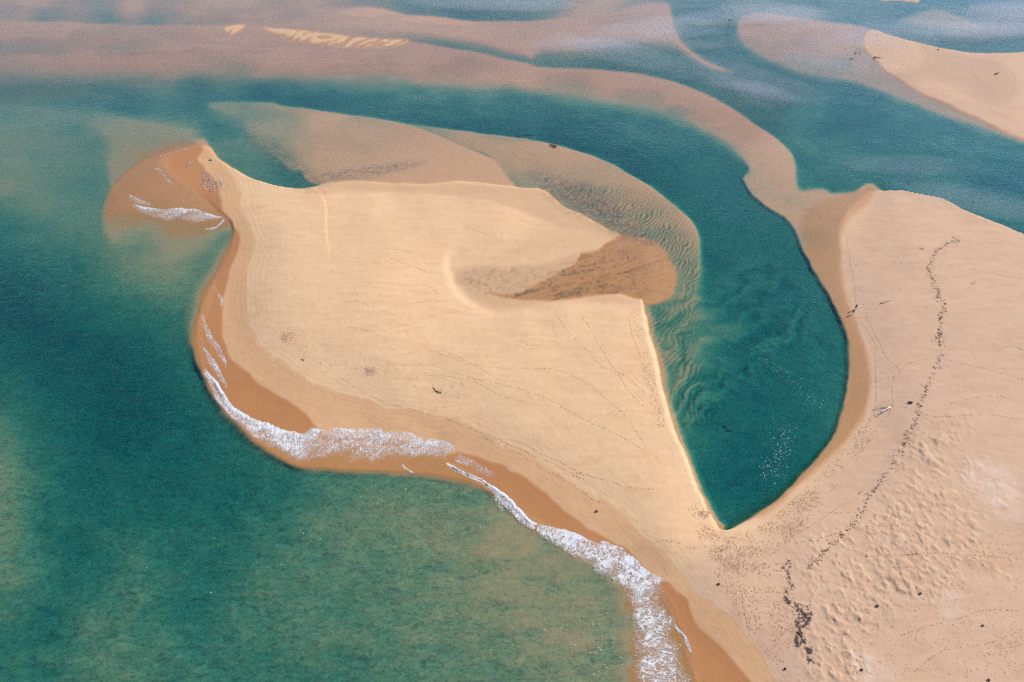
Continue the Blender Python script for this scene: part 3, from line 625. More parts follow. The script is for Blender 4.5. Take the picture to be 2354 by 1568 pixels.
def gz(x_, y_):
    x_ = np.atleast_1d(np.asarray(x_, float)); y_ = np.atleast_1d(np.asarray(y_, float))
    z_, u_, v_ = relief(x_, y_)
    return z_ + detail(x_, y_, z_, u_, v_)
def spot(u_, v_):
    """plan point -> point on the sand (or sea floor)"""
    u_ = np.atleast_1d(np.asarray(u_, float)); v_ = np.atleast_1d(np.asarray(v_, float))
    zt = np.zeros_like(u_)
    for _ in range(4):
        xs, ys = ground(u_, v_, zt)
        zt = gz(xs, ys)
    return xs, ys, zt
def spot1(u_, v_):
    a, b, c = spot(u_, v_)
    return Vector((float(a[0]), float(b[0]), float(c[0])))

# ------------------------------------------------------------------ the water
X, Y = sheet(3.3, 1400, -30, 1640)
nr, nc = X.shape
x, y = X.ravel(), Y.ravel()
z, u, v = relief(x, y)
depth = np.clip(-z, 0, 0.45) / 0.45
ocean = sstep(650, 350, u - 0.4 * (v - 700)) if False else sstep(0, 1, np.clip((v - 500) / 300, 0, 1)) * sstep(1500, 1300, u)
wv = 0.06 * fbm(x / 3.0 + 0.3 * y / 3, y / 1.6, 3, 101, 0.6) + 0.03 * fbm(x / 1.0, y / 0.7, 2, 111)
calm = 0.012 * fbm(x / 2.0, y / 1.2, 2, 121)
h = depth * (ocean * wv + (1 - ocean) * calm)
me = mesh_from('water', np.stack([x, y, h], 1), quads=grid_quads(nr, nc))
tag(link('water', me, M_WATER), kind='structure', label='clear green sea and lagoon water')

# ------------------------------------------------------------------ surf foam
def resample(pts, n):
    P = catmull([(p[0], p[1], 0) for p in pts], 6, False)[:, :2]
    L = np.concatenate([[0], np.cumsum(np.hypot(*np.diff(P, axis=0).T))])
    t = np.linspace(0, L[-1], n)
    return np.stack([np.interp(t, L, P[:, 0]), np.interp(t, L, P[:, 1])], 1), L[-1]
FOAM_N = [0]
def foam(front, back, peak=1.0, tail=0.55, decay=2.0, lift=0.0, ends=(0.04, 0.04), label=None, rim=0.06, fade=0.0):
    k = FOAM_N[0]; FOAM_N[0] += 1
    _, L = resample(front, 10)
    n = max(20, int(L / 1.2))
    A_, _ = resample(front, n); B_, _ = resample(back, n)
    W = np.hypot(*(B_ - A_).T).mean()
    m = max(8, int(W / 1.3))
    s_ = np.linspace(0, 1, n)[:, None]; t_ = np.linspace(0, 1, m)[None, :]
    arc = s_ * L
    jag = 0.10 * fbm(arc / 14, arc * 0 + k * 7.7, 3, 130) + 0.05 * fbm(arc / 4, arc * 0 + k * 3.1, 2, 133)
    tt = t_ + jag * (1 - t_) * min(1.0, 30 / W) * 0.8
    U = A_[:, :1] + (B_[:, :1] - A_[:, :1]) * tt
    V = A_[:, 1:] + (B_[:, 1:] - A_[:, 1:]) * tt
    x_, y_ = ground(U.ravel(), V.ravel(), 0.0)
    z_, _, _ = relief(x_, y_)
    z_ = np.maximum(z_ + detail(x_, y_, z_, *plan(x_, y_, z_)), 0.0) + 0.035
    x_, y_ = ground(U.ravel(), V.ravel(), z_)
    X_ = x_.reshape(n, m); Y_ = y_.reshape(n, m)
    fu = np.concatenate([[0], np.cumsum(np.hypot(np.diff(X_[:, m // 3]), np.diff(Y_[:, m // 3])))])[:, None] + t_ * 0 + k * 53.0
    fv = np.concatenate([np.zeros((n, 1)), np.cumsum(np.hypot(np.diff(X_, axis=1), np.diff(Y_, axis=1)), 1)], 1)
    patch = fbm(arc / 45 + t_ * 0.8, t_ * 1.5 + k + arc * 0, 3, 140)
    dn = peak * (tail + (1 - tail) * np.exp(-t_ * decay * (1 + 0.8 * patch))) * (1 - sstep(0.55 + 0.35 * patch, 1.0, t_)) + 0.16 * patch
    dn = np.maximum(dn, max(peak, 1.0) * 1.15 * (1 - sstep(rim * 0.5, rim * 1.6, t_)) * (0.75 + 0.5 * patch))
    dn = dn * sstep(0, ends[0], s_) * sstep(1, 1 - ends[1], s_) * (1 - sstep(0.85, 1.0, t_))
    if fade: dn = dn * sstep(0, fade * (1 + 0.6 * patch), t_)
    dn = np.clip(dn * (0.9 + 0.55 * fbm(arc / 22 + t_ * 2.0, t_ * 3.0 + k * 1.7 + arc * 0, 3, 147)), 0, 1.4)
    roll = np.exp(-((t_ - 0.22) / 0.16) ** 2) * (0.6 + 0.6 * fbm(arc / 6, arc * 0 + k, 3, 150)) * sstep(0, 0.1, s_) * sstep(1, 0.9, s_)
    puff = 0.05 * np.clip(fbm(fu / 0.7, fv / 0.7, 2, 155), 0, 1) * np.clip(dn, 0, 1)
    Z_ = z_.reshape(n, m) + lift * np.clip(roll, 0, 2) + puff
    me = mesh_from('sea_foam', np.stack([X_.ravel(), Y_.ravel(), Z_.ravel()], 1), quads=grid_quads(n, m))
    attr(me, 'fu', fu); attr(me, 'fv', fv); attr(me, 'dens', dn)
    return tag(link('sea_foam', me, M_FOAM), kind='stuff', label=label)
foam([(466,841),(480,858),(497,875),(507,891),(520,911),(537,935),(560,950),(587,965),(617,973),(643,985),(673,993),(700,998),(712,990),(730,990)],
     [(461,842),(472,872),(486,905),(502,935),(525,962),(560,995),(590,1018),(620,1040),(650,1060),(675,1070),(700,1078),(725,1078)], 1.35, .55, 1.9, .2, (.06, .14), 'thick white surf along the point of the bar')
foam([(694,998),(700,996),(707,988),(722,984),(740,989),(760,987),(773,984),(813,986),(858,986),(865,984),(876,986),(881,993),(893,994),(900,990),(908,993),(930,993),(953,999),(965,1006),(970,1004),(975,1015),(986,1010),(1005,1012),(1017,1013),(1030,1016),(1042,1027),(1053,1039)],
     [(640,1062),(665,1072),(690,1078),(720,1078),(750,1072),(780,1070),(810,1072),(840,1080),(870,1078),(900,1070),(930,1072),(960,1068),(985,1068),(1005,1068),(1020,1066),(1032,1064)], .98, .42, 1.9, .05, (.07, .06), 'lacy sheet of spent foam sliding off the bar', .03)
foam([(1023,1061),(1039,1069),(1054,1079),(1072,1087),(1089,1094),(1105,1100),(1119,1109),(1129,1115),(1139,1120),(1147,1127),(1159,1134),(1167,1140),(1174,1147),(1182,1155),(1190,1165),(1197,1172),(1205,1182),(1214,1190),(1227,1200),(1239,1205)],
     [(1022,1069),(1041,1083),(1062,1092),(1082,1101),(1100,1110),(1115,1120),(1128,1133),(1138,1146),(1150,1160),(1163,1172),(1175,1186),(1186,1198),(1200,1208),(1215,1217),(1228,1222)], 1.35, .8, 1.0, .3, (.03, .02), 'narrow white breaker curling beside wet sand', .3)
foam([(1236,1204),(1255,1209),(1275,1213),(1297,1217),(1310,1222),(1322,1225),(1339,1232),(1349,1239),(1360,1244),(1372,1249),(1384,1244),(1398,1247),(1421,1257),(1433,1261),(1445,1274),(1465,1289),(1481,1305),(1501,1320),(1525,1331),(1541,1341)],
     [(1226,1220),(1236,1232),(1252,1250),(1268,1262),(1288,1270),(1310,1283),(1330,1298),(1350,1318),(1372,1340),(1398,1352),(1418,1362),(1432,1380),(1440,1400),(1448,1420),(1456,1430)], 1.3, .5, 1.5, .15, (.02, .12), 'broad white surf washing up the lower beach', .05)
foam([(1395,1338),(1418,1352),(1432,1376),(1436,1400),(1437,1430),(1434,1460),(1432,1490),(1434,1530),(1442,1570),(1452,1610)],
     [(1500,1312),(1528,1332),(1546,1352),(1556,1384),(1566,1420),(1578,1455),(1594,1495),(1610,1540),(1620,1575),(1630,1610)], .98, .55, .9, .05, (.18, .001), 'lacy foam trails drawn down the beach at the bottom edge', .005, .38)
foam([(1550,1432),(1560,1446),(1574,1460),(1584,1480),(1592,1505)], [(1545,1432),(1554,1450),(1566,1466),(1576,1486),(1584,1508)], .95, .8, 1, .12, (.1, .1), 'short white wavelet at the inner edge of the lacy foam', .3)
foam([(1053,1039),(1075,1050),(1100,1063),(1130,1082),(1150,1098)], [(1036,1062),(1060,1080),(1085,1092),(1110,1104),(1135,1118)], .55, .7, 1, .0, (.05, .3), 'faint wisps of foam left on wet sand above the breaker', .02, .1)
foam([(297,467),(325,474),(358,479),(375,481),(408,480),(442,480),(455,482),(475,489),(490,495),(508,498),(519,499)],
     [(288,470),(306,484),(325,496),(360,508),(400,520),(440,518),(470,512),(495,507),(516,504)], .95, .5, 2.2, .2, (.08, .06), 'white wavelet across the shallow tip of the bar', .12)
foam([(294,447),(305,451),(320,457),(335,463),(350,469)], [(291,466),(303,470),(318,474),(334,476),(350,476)], .72, .55, 1.5, .05, (.1, .1), 'thin film of foam beside the wavelet at the tip', .1)
foam([(464,719),(470,736),(480,754),(490,776),(505,798),(511,811),(518,824),(521,834),(520,848)], [(461,722),(464,740),(467,760),(472,782),(484,804),(494,818),(503,830),(509,840),(513,849)], .82, .6, 1.4, .05, (.05, .05), 'thin foam sheet on the west beach', .15)
foam([(463,794),(471,801),(490,824),(498,836),(508,858),(516,874),(526,898)], [(463,799),(468,812),(474,830),(481,846),(491,860),(502,876),(518,896)], .8, .58, 1.5, .05, (.05, .08), 'second thin foam sheet on the west beach', .2)
foam([(490,656),(500,670),(510,686),(510,706)], [(488,660),(493,672),(498,688),(502,703)], .62, .4, 1.5, .03, (.1, .1), 'wisp of foam higher on the west beach', .2)
foam([(466,724),(470,736)], [(462,724),(465,738)], .9, .7, 1, .05, (.1, .1), 'white tip of foam on the west beach', .3)
foam([(925,1066),(933,1076),(945,1083),(958,1089)], [(921,1068),(929,1080),(942,1088),(956,1091)], 1.0, .8, 1, .1, (.1, .1), 'short white foam streak off the bar', .3)
foam([(1136,1138),(1146,1150),(1155,1163),(1163,1175)], [(1128,1136),(1132,1152),(1140,1168),(1150,1180)], .55, .5, 1, .0, (.1, .1), 'faint foam eddies in the green water')
foam([(466,525),(485,524),(500,518),(516,500)], [(470,530),(485,532),(502,526),(519,512)], .9, .6, 1.5, .05, (.1, .05), 'small fan of foam against the west beach', .2)
foam([(352,394),(362,386),(372,392),(384,410),(402,425)], [(348,398),(358,394),(367,400),(379,417),(398,430)], .62, .4, 1.5, .02, (.1, .15), 'faint foam line on the washed tip', .3)

# white flecks drifting on the lagoon
def flecks(name, items, label, mat, lo=.12, hi=.34, z0=.03):
    co = []; fa = []
    for (fu_, fv_) in items:
        x_, y_ = ground(fu_, fv_, 0.0)
        n = 6; r = random.uniform(lo, hi); a0 = random.random() * 6.28; st = random.uniform(1.0, 2.0); b = len(co)
        co.append((x_, y_, z0 + 0.04))
        for k in range(n):
            a = a0 + k * 6.283 / n; q = r * random.uniform(.6, 1.1)
            co.append((x_ + q * math.cos(a) * st, y_ + q * math.sin(a), z0))
            fa.append((b, b + 1 + k, b + 1 + (k + 1) % n))
    return tag(link(name, mesh_from(name, co, tris=fa), mat), kind='stuff', label=label)
M_FLECK = simple('foam fleck', (0.45, 0.47, 0.48), (0.55, 0.55, 0.55))
pts = []
for _ in range(150):
    t = random.random() ** 0.8
    pts.append((random.gauss(1775 + 45 * (1 - t) - 10, 16), 975 + 125 * t + random.gauss(0, 10)))
for _ in range(70):
    t = random.random()
    pts.append((1757 + 130 * t + random.gauss(0, 7 + 10 * t), 812 + 120 * t + random.gauss(0, 9)))
flecks('foam_fleck', pts, 'scattered white foam flecks drifting on the lagoon', M_FLECK, .04, .10)
pts = [(random.gauss(1400, 60), random.gauss(1470, 50)) for _ in range(45)] + [(random.gauss(700, 200), random.gauss(1200, 120)) for _ in range(18)]
pts = [p for p in pts if p[0] < 1440 and p[1] > 1120]
flecks('foam_fleck', pts, 'a few white specks of foam on the green sea', M_FLECK, .05, .12)

# ------------------------------------------------------------------ trodden sand
TR = []
def tr(ox, oy, k, *lines):
    for l in lines: TR.append([(ox + p[0] / k, oy + p[1] / k) for p in l])
tr(784.7, 522.9, 3, [(0,470),(200,540),(330,590),(420,630)], [(0,660),(200,610),(330,570),(450,530),(600,510),(730,505)], [(30,680),(230,715),(450,670),(600,620),(750,590),(860,575)], [(230,735),(330,780)],
 [(480,955),(600,945),(700,975),(900,1040),(1050,1070),(1200,1110),(1300,1150)], [(580,1020),(700,1025),(800,1040),(950,1080),(1100,1160),(1250,1200)], [(650,830),(800,890),(950,970),(1150,1080),(1400,1170),(1650,1310),(1900,1430),(2100,1540)],
 [(1240,790),(1260,740),(1310,690),(1400,640),(1450,660),(1470,720),(1490,770),(1400,800),(1320,815),(1240,790)], [(1480,600),(1600,760),(1700,850),(1800,960),(1950,1020),(2100,1150)], [(1400,970),(1550,1000),(1700,1080),(1850,1200),(1980,1330),(2100,1500)],
 [(1650,600),(1730,720),(1800,850),(1900,1000),(2000,1150),(2150,1300)], [(0,1040),(150,1130),(350,1220),(550,1270),(700,1310),(850,1370),(1100,1470),(1300,1560)], [(480,100),(650,30),(800,10)], [(300,150),(450,160),(560,200),(640,225)], [(330,210),(500,270),(620,320)],
 [(60,350),(200,250),(400,130)], [(30,385),(200,375),(400,400),(580,400),(640,430),(680,490)], [(1980,600),(2010,750),(2070,900),(2110,1050),(2160,1160),(2210,1300)], [(850,0),(1000,50),(1100,100)], [(1720,1370),(1850,1280),(1950,1230)], [(400,880),(600,850),(760,900),(980,960),(1200,970),(1450,975)])
tr(1005.3, 1005.3, 6, [(630,0),(850,90),(1060,190),(1190,280),(1350,360),(1500,450),(1640,510),(1850,490),(2000,510),(2200,560),(2354,600),(2700,700),(3000,720)], [(900,60),(1200,190),(1400,290),(1600,350),(1800,490),(2000,570),(2200,700),(2354,800)],
 [(1000,10),(1250,120),(1450,240),(1700,340),(1900,450),(2100,530)], [(1640,510),(1800,610),(2000,740),(2150,850),(2300,920)])
tr(1318, 1213.8, 6, [(1060,210),(1180,185),(1320,180),(1450,215),(1580,255),(1700,270)])
tr(1569.3, 522.9, 3, [(1110,0),(1140,130),(1160,250),(1180,380),(1200,540)], [(1090,245),(1200,255),(1300,235),(1420,228),(1490,245),(1700,250),(1900,270),(2100,310),(2350,355)], [(1200,460),(1260,560),(1300,680),(1350,780),(1400,880),(1480,970),(1490,1000)],
 [(1190,620),(1250,680),(1310,770),(1340,840),(1400,880)], [(1300,1070),(1400,1040),(1480,1020),(1520,970),(1620,920),(1750,905),(1900,930),(2100,980),(2350,1050)], [(1460,1030),(1445,1100),(1450,1200),(1420,1290),(1350,1370),(1290,1450)],
 [(1330,850),(1330,1000),(1335,1150),(1320,1280),(1250,1400),(1150,1480)], [(1440,1235),(1600,1250),(1700,1300),(1900,1300),(2100,1290),(2350,1330)], [(1850,1210),(2000,1180),(2150,1160),(2350,1200)], [(2180,870),(2200,830),(2280,820),(2350,850)])
tr(1569.3, 1045.8, 3, [(720,390),(880,385),(1020,400),(1200,400),(1380,420),(1560,450),(1700,460)], [(780,610),(1000,560),(1200,500),(1400,490),(1550,480)], [(1260,700),(1500,690),(1800,680),(2350,720)], [(1500,1250),(1700,1180),(1900,1130),(2100,1070),(2350,1080)],
 [(400,900),(430,1100),(470,1250)], [(750,570),(900,480),(1100,350),(1300,250),(1450,150)], [(1600,1500),(1800,1350),(2100,1300),(2350,1200)])
tr(1569.3, 0, 3, [(1660,310),(1700,380),(1690,430),(1740,510),(1800,560),(1900,620),(2050,700),(2200,800),(2350,860)], [(2100,400),(2250,480),(2290,560),(2270,650),(2230,720)], [(1750,380),(1900,450),(2050,560),(2150,650)], [(1980,400),(1990,470),(2060,600)])
PR = []      # plan u, v, heading, size
for line in TR:
    P, L = resample(line, max(3, int(60)))
    xg, yg = ground(P[:, 0], P[:, 1])
    D = np.concatenate([[0], np.cumsum(np.hypot(np.diff(xg), np.diff(yg)))])
    n = int(D[-1] / 0.72)
    for k in range(n):
        if random.random() < 0.12: continue
        t = (k + .5) * D[-1] / n
        uu = np.interp(t, D, P[:, 0]); vv = np.interp(t, D, P[:, 1])
        tx, ty = np.interp(t + .4, D, xg) - np.interp(t - .4, D, xg), np.interp(t + .4, D, yg) - np.interp(t - .4, D, yg)
        PR.append((uu + random.gauss(0, .7), vv + random.gauss(0, .5), math.atan2(ty, tx), random.uniform(.17, .28)))
def inpoly(px, py, poly):
    c = False
    for i in range(len(poly)):
        a, b = poly[i], poly[i - 1]
        if (a[1] > py) != (b[1] > py) and px < (b[0] - a[0]) * (py - a[1]) / (b[1] - a[1]) + a[0]: c = not c
    return c
def zone(poly, n, lo=.10, hi=.20, clump=0.0):
    x0, x1 = min(p[0] for p in poly), max(p[0] for p in poly); y0, y1 = min(p[1] for p in poly), max(p[1] for p in poly)
    k = 0; tries = 0
    while k < n and tries < n * 30:
        tries += 1
        uu, vv = random.uniform(x0, x1), random.uniform(y0, y1)
        if inpoly(uu, vv, poly) and random.random() < vnoise(np.array(uu / 28), np.array(vv / 18), 160) ** 1.5 * 1.6:
            PR.append((uu, vv, random.random() * 6.28, random.uniform(lo, hi))); k += 1
zone([(1590,1130),(1625,1205),(1660,1238),(1760,1205),(1860,1115),(1960,1005),(1998,960),(2012,1000),(1950,1090),(1860,1200),(1760,1300),(1700,1330),(1620,1270),(1580,1180)], 1900)
zone([(1640,1240),(1760,1260),(1830,1350),(1830,1480),(1790,1540),(1700,1420),(1640,1310)], 1000)
zone([(640,740),(700,760),(900,830),(1100,880),(1050,920),(860,870),(700,830)], 1000, .09, .18)
zone([(1446,700),(1476,710),(1490,800),(1510,900),(1530,980),(1510,985),(1480,880),(1460,780)], 450)
zone([(1900,1350),(2354,1200),(2354,1560),(1950,1560)], 800, .09, .17)
zone([(600,560),(640,600),(650,700),(640,760),(680,800),(640,740),(610,640)], 220, .08, .15)
zone([(640,480),(900,470),(1200,540),(1000,600),(1040,720),(1450,740),(1600,1180),(1300,1050),(900,900),(650,800),(620,600)], 1500, .06, .13)
zone([(2000,480),(2300,560),(2354,1000),(2080,1000),(2020,700)], 500, .06, .13)
for cu, cv, r, n in ((850, 853, 13, 240), (655, 777, 11, 160), (668, 770, 20, 120), (1620, 1180, 14, 120)):
    for _ in range(n): PR.append((random.gauss(cu, r * .6), random.gauss(cv, r * .45), random.random() * 6.28, random.uniform(.12, .22)))
PRA = np.array(PR)
xs, ys, zs = spot(PRA[:, 0], PRA[:, 1])
keep = zs > 0.12
xs, ys, zs, PRA = xs[keep], ys[keep], zs[keep], PRA[keep]
n = len(xs); ca, sa = np.cos(PRA[:, 2]), np.sin(PRA[:, 2]); sz = PRA[:, 3]
shape = [(-1, -.5, -.12), (1, -.45, -.12), (.9, .55, -.12), (-.9, .5, -.12), (-.35, .1, .38), (.55, -.05, .30)]
co = np.zeros((n, 6, 3))
for k, (a, b, c) in enumerate(shape):
    j = 1 + .25 * rng.standard_normal(n)
    co[:, k, 0] = xs + sz * j * (a * ca - b * sa); co[:, k, 1] = ys + sz * j * (a * sa + b * ca); co[:, k, 2] = zs + sz * c * (0.75 + .3 * rng.random(n))
base = (np.arange(n) * 6)[:, None, None]
tris = (np.array([(0, 1, 5), (0, 5, 4), (1, 2, 5), (2, 3, 4), (2, 4, 5), (3, 0, 4)])[None] + base).reshape(-1, 3)
me = mesh_from('footprints', co.reshape(-1, 3), tris=tris)
me.polygons.foreach_set('use_smooth', np.zeros(len(tris), bool))
tag(link('footprints', me, M_PRINT), kind='stuff', label='trails of footprints and trodden sand across the bars')

# ------------------------------------------------------------------ driftwood
def tube(P, r0, r1, sides=6, wob=0.25):
    P = [Vector(p) for p in P]
    co = []; fa = []
    n = len(P)
    for i, p in enumerate(P):
        d_ = (P[min(i + 1, n - 1)] - P[max(i - 1, 0)]).normalized()
        a = d_.orthogonal().normalized(); b = d_.cross(a)
        r = r0 + (r1 - r0) * i / (n - 1)
        for k in range(sides):
            q = r * (1 + wob * (random.random() - .5)); t = 6.2832 * k / sides
            co.append(p + a * (math.cos(t) * q) + b * (math.sin(t) * q))
    for i in range(n - 1):
        for k in range(sides):
            fa.append((i * sides + k, i * sides + (k + 1) % sides, (i + 1) * sides + (k + 1) % sides, (i + 1) * sides + k))
    c0, c1 = len(co), len(co) + 1
    co += [P[0], P[-1]]
    tr_ = []
    for k in range(sides):
        tr_ += [(c0, (k + 1) % sides, k), (c1, (n - 1) * sides + k, (n - 1) * sides + (k + 1) % sides)]
    return co, fa, tr_
def wood_part(name, root, plan_pts, lifts, r0, r1, mat):
    P = []
    m = len(plan_pts)
    for i, (a, b) in enumerate(plan_pts):
        lift = np.interp(i / max(1, m - 1), np.linspace(0, 1, len(lifts)), lifts)
        # a raised point stands on its own foot on the sand, so shift the foot by what the lift shows in the view
        p = spot1(a, b)
        x_, y_ = ground(a, b, p.z + lift)
        P.append(Vector((float(x_), float(y_), p.z + lift)))
    fine = []
    for i in range(m - 1):
        for k in range(3): fine.append(P[i].lerp(P[i + 1], k / 3) + Vector((random.gauss(0, .3), random.gauss(0, .3), random.gauss(0, .12))) * min(r0, .08) * (1 if k else 0))
    fine.append(P[-1])
    co, fa, t3 = tube([p - Vector(root.location) for p in fine], r0, r1)
    o = link(name, mesh_from(name, [tuple(c) for c in co], quads=fa, tris=t3), mat, root)
    return o
def driftwood(name, label, cat, parts, mat=None, group=None):
    a, b = parts[0][1][0]
    root = empty(name, spot1(a, b))
    tag(root, label, cat, group)
    for p in parts:
        wood_part(p[0], root, p[1], p[2], p[3], p[4], p[5] if len(p) > 5 else (mat or M_WOOD))
    return root
def zc(ox, oy, k): return lambda *pts: [(ox + a / k, oy + b / k) for a, b in pts]
c = zc(3260 / 1.6313, 1460 / 1.6313, 9.8 * 1.6313)
driftwood('fallen_tree', 'bleached white fallen tree with spread bare branches beside the lagoon', 'fallen tree', [
 ('trunk', c((790,640),(700,690),(640,720),(540,790),(440,845)), (.25,.45,.5,.45,.35), .17, .10, M_BLEACH),
 ('branch', c((440,845),(330,960),(210,1025)), (.3,.2,.08), .07, .025),
 ('branch', c((600,740),(500,775),(400,805),(290,845),(225,920),(200,985)), (.45,.6,.5,.3,.15,.06), .08, .025, M_BLEACH),
 ('branch', c((740,655),(560,668),(380,690),(100,735)), (.3,.25,.2,.08), .07, .02),
 ('branch', c((640,700),(480,705),(300,735),(90,795)), (.35,.3,.2,.06), .07, .02),
 ('branch', c((540,640),(440,605),(350,570)), (.2,.15,.06), .035, .012),
 ('branch', c((370,645),(310,625),(250,615)), (.15,.1,.05), .03, .012),
 ('stump', c((790,640),(812,610),(818,580)), (.2,.4,.5), .13, .10)])
c = zc(1569.3, 522.9, 3)
driftwood('driftwood_branch', 'long thin grey stick on open sand right of the two walkers', 'driftwood', [('stem', c((1362,526),(1395,517),(1432,502)), (.1,.12,.06), .12, .04), ('stub', c((1368,525),(1362,520)), (.1,.25), .08, .04)])
driftwood('driftwood_branch', 'forked branch lying alone on the sand right of the seaweed line', 'driftwood', [('stem', c((1990,392),(2008,382),(2020,367)), (.05,.12,.3), .07, .03), ('fork', c((2008,382),(2016,386),(2022,384)), (.12,.2,.15), .05, .03)])
driftwood('driftwood_branch', 'short stick just above the top bend of the seaweed line', 'driftwood', [('stem', c((1853,66),(1885,71)), (.06,.05), .06, .03), ('twig', c((1866,68),(1872,76)), (.06,.04), .04, .02)])
driftwood('driftwood_branch', 'stick left of the seaweed line near its top', 'driftwood', [('stem', c((1630,140),(1648,146),(1664,152)), (.05,.08,.1), .04, .09), ('twig', c((1648,146),(1654,140)), (.08,.15), .04, .02)])
driftwood('driftwood_log', 'short thick dark log between the fallen tree and the seaweed line', 'log', [('trunk', c((1558,1206),(1572,1205),(1585,1206)), (.22,.24,.22), .27, .24), ('stub', c((1570,1206),(1568,1216)), (.2,.06), .08, .05)])
driftwood('driftwood_branch', 'bent stick touching the left edge of the seaweed line', 'driftwood', [('stem', c((1738,742),(1748,755),(1754,772)), (.05,.1,.05), .05, .03), ('twig', c((1748,755),(1756,752)), (.1,.05), .03, .02)])
c = zc(784.7, 522.9, 3)
driftwood('driftwood_branch', 'forked dark branch alone in the lower middle of the main sand bar', 'driftwood', [('stem', c((630,1103),(648,1120),(668,1133),(690,1138)), (.06,.12,.2,.2), .05, .12), ('fork', c((640,1122),(655,1130),(672,1136)), (.05,.1,.15), .03, .08), ('stub', c((682,1137),(686,1128)), (.2,.35), .07, .05)])
driftwood('driftwood_branch', 'small dark branch in the brown inlet water', 'driftwood', [('stem', c((1970,202),(1978,206),(1984,204)), (.15,.22,.12), .09, .06), ('fork', c((1977,205),(1976,196)), (.2,.3), .06, .03)])
c = zc(0, 522.9, 3)
driftwood('driftwood_branch', 'small dark stick on dry sand in the west of the main bar', 'driftwood', [('stem', c((2078,907),(2088,911),(2098,916)), (.08,.15,.1), .06, .10), ('twig', c((2088,911),(2094,908)), (.12,.15), .05, .03)])
c = zc(784.7, 1045.8, 3)
driftwood('driftwood_log', 'black knobbly log on damp sand above the surf', 'log', [('trunk', c((1751,388),(1760,386),(1769,388)), (.14,.18,.14), .13, .17), ('knot', c((1757,387),(1756,382)), (.2,.34), .08, .06)])
c = zc(0, 0, 3)
driftwood('driftwood_log', 'small black log at the head of the washed sand tip', 'log', [('trunk', c((1444,1101),(1452,1103),(1460,1105)), (.2,.22,.18), .22, .18), ('stub', c((1452,1103),(1454,1098)), (.2,.4), .1, .07)])
c = zc(2000 / 1.6313, 480 / 1.6313, 14.25 * 1.6313)
driftwood('driftwood_snag', 'dark stranded snag with one upright limb at the channel edge', 'driftwood', [
 ('trunk', c((860,885),(950,905),(1020,930),(1100,970),(1180,1000)), (.3,.45,.45,.4,.4), .16, .42), ('root', c((1180,1000),(1200,960)), (.5,.8), .25, .15), ('root', c((1180,1000),(1250,992)), (.4,.3), .2, .08),
 ('branch', c((980,890),(1020,860),(1045,845)), (.6,.7,.6), .15, .08), ('limb', c((1040,850),(1060,800),(1075,755)), (.3,1.2,2.0), .10, .09), ('knob', c((1073,765),(1080,742)), (1.9,2.3), .22, .17)])
driftwood('driftwood_snag', 'dark half sunken snag in the channel beside the upright one', 'driftwood', [('trunk', c((1200,820),(1260,825),(1330,815),(1400,825)), (1.2,1.5,1.6,1.3), .2, .28), ('branch', c((1300,815),(1320,790)), (1.6,1.9), .12, .06), ('branch', c((1380,820),(1430,795)), (1.4,1.7), .1, .05)])
c = zc(1569.3, 0, 3)
driftwood('driftwood_snag', 'dark root snag at the tip of the far sand island', 'driftwood', [('trunk', c((1318,398),(1330,396),(1345,396),(1362,398)), (.4,.6,.4,.2), .5, .15), ('root', c((1330,396),(1325,388)), (.5,1.2), .3, .15), ('branch', c((1345,397),(1385,402)), (.3,.1), .15, .06)])
driftwood('driftwood_branch', 'dark branch in the middle of the far sand island', 'driftwood', [('trunk', c((2155,512),(2165,508),(2178,503)), (.4,.6,.4), .45, .25), ('branch', c((2172,506),(2186,497)), (.6,1.0), .25, .1), ('branch', c((2165,508),(2156,504)), (.5,.9), .2, .1)])
driftwood('driftwood_branch', 'small dark stick by the ridge of the far sand island', 'driftwood', [('trunk', c((1760,344),(1766,338)), (.3,.6), .35, .2), ('twig', c((1763,341),(1769,342)), (.4,.5), .2, .1)])
driftwood('driftwood_branch', 'long dark stick in shallows left of the far island tip', 'driftwood', [('trunk', c((1156,403),(1168,404),(1182,407)), (.3,.4,.3), .28, .16), ('twig', c((1168,404),(1174,401)), (.4,.6), .15, .08)])
driftwood('driftwood_branch', 'dark lump of wood in shallows above the long stick', 'driftwood', [('trunk', c((1188,364),(1199,366)), (.4,.4), .42, .3), ('stub', c((1194,365),(1195,361)), (.4,.8), .2, .12)])
driftwood('driftwood_branch', 'tiny dark stub in shallows nearest the far island tip', 'driftwood', [('trunk', c((1222,366),(1229,367)), (.35,.3), .3, .2), ('stub', c((1225,366),(1226,363)), (.3,.6), .15, .1)])
driftwood('driftwood_branch', 'tiny dark stub farthest up in the shallows left of the far island', 'driftwood', [('trunk', c((1117,336),(1124,337)), (.35,.3), .28, .2), ('stub', c((1120,336),(1121,333)), (.3,.6), .15, .1)])
driftwood('driftwood_snag', 'dark snag alone in the water at the head of the far channel', 'driftwood', [('trunk', c((318,138),(328,139),(342,140)), (1.0,1.5,1.1), .5, .3), ('branch', c((328,138),(326,132)), (1.4,2.2), .3, .15)])
c = zc(1569.3, 1045.8, 3)
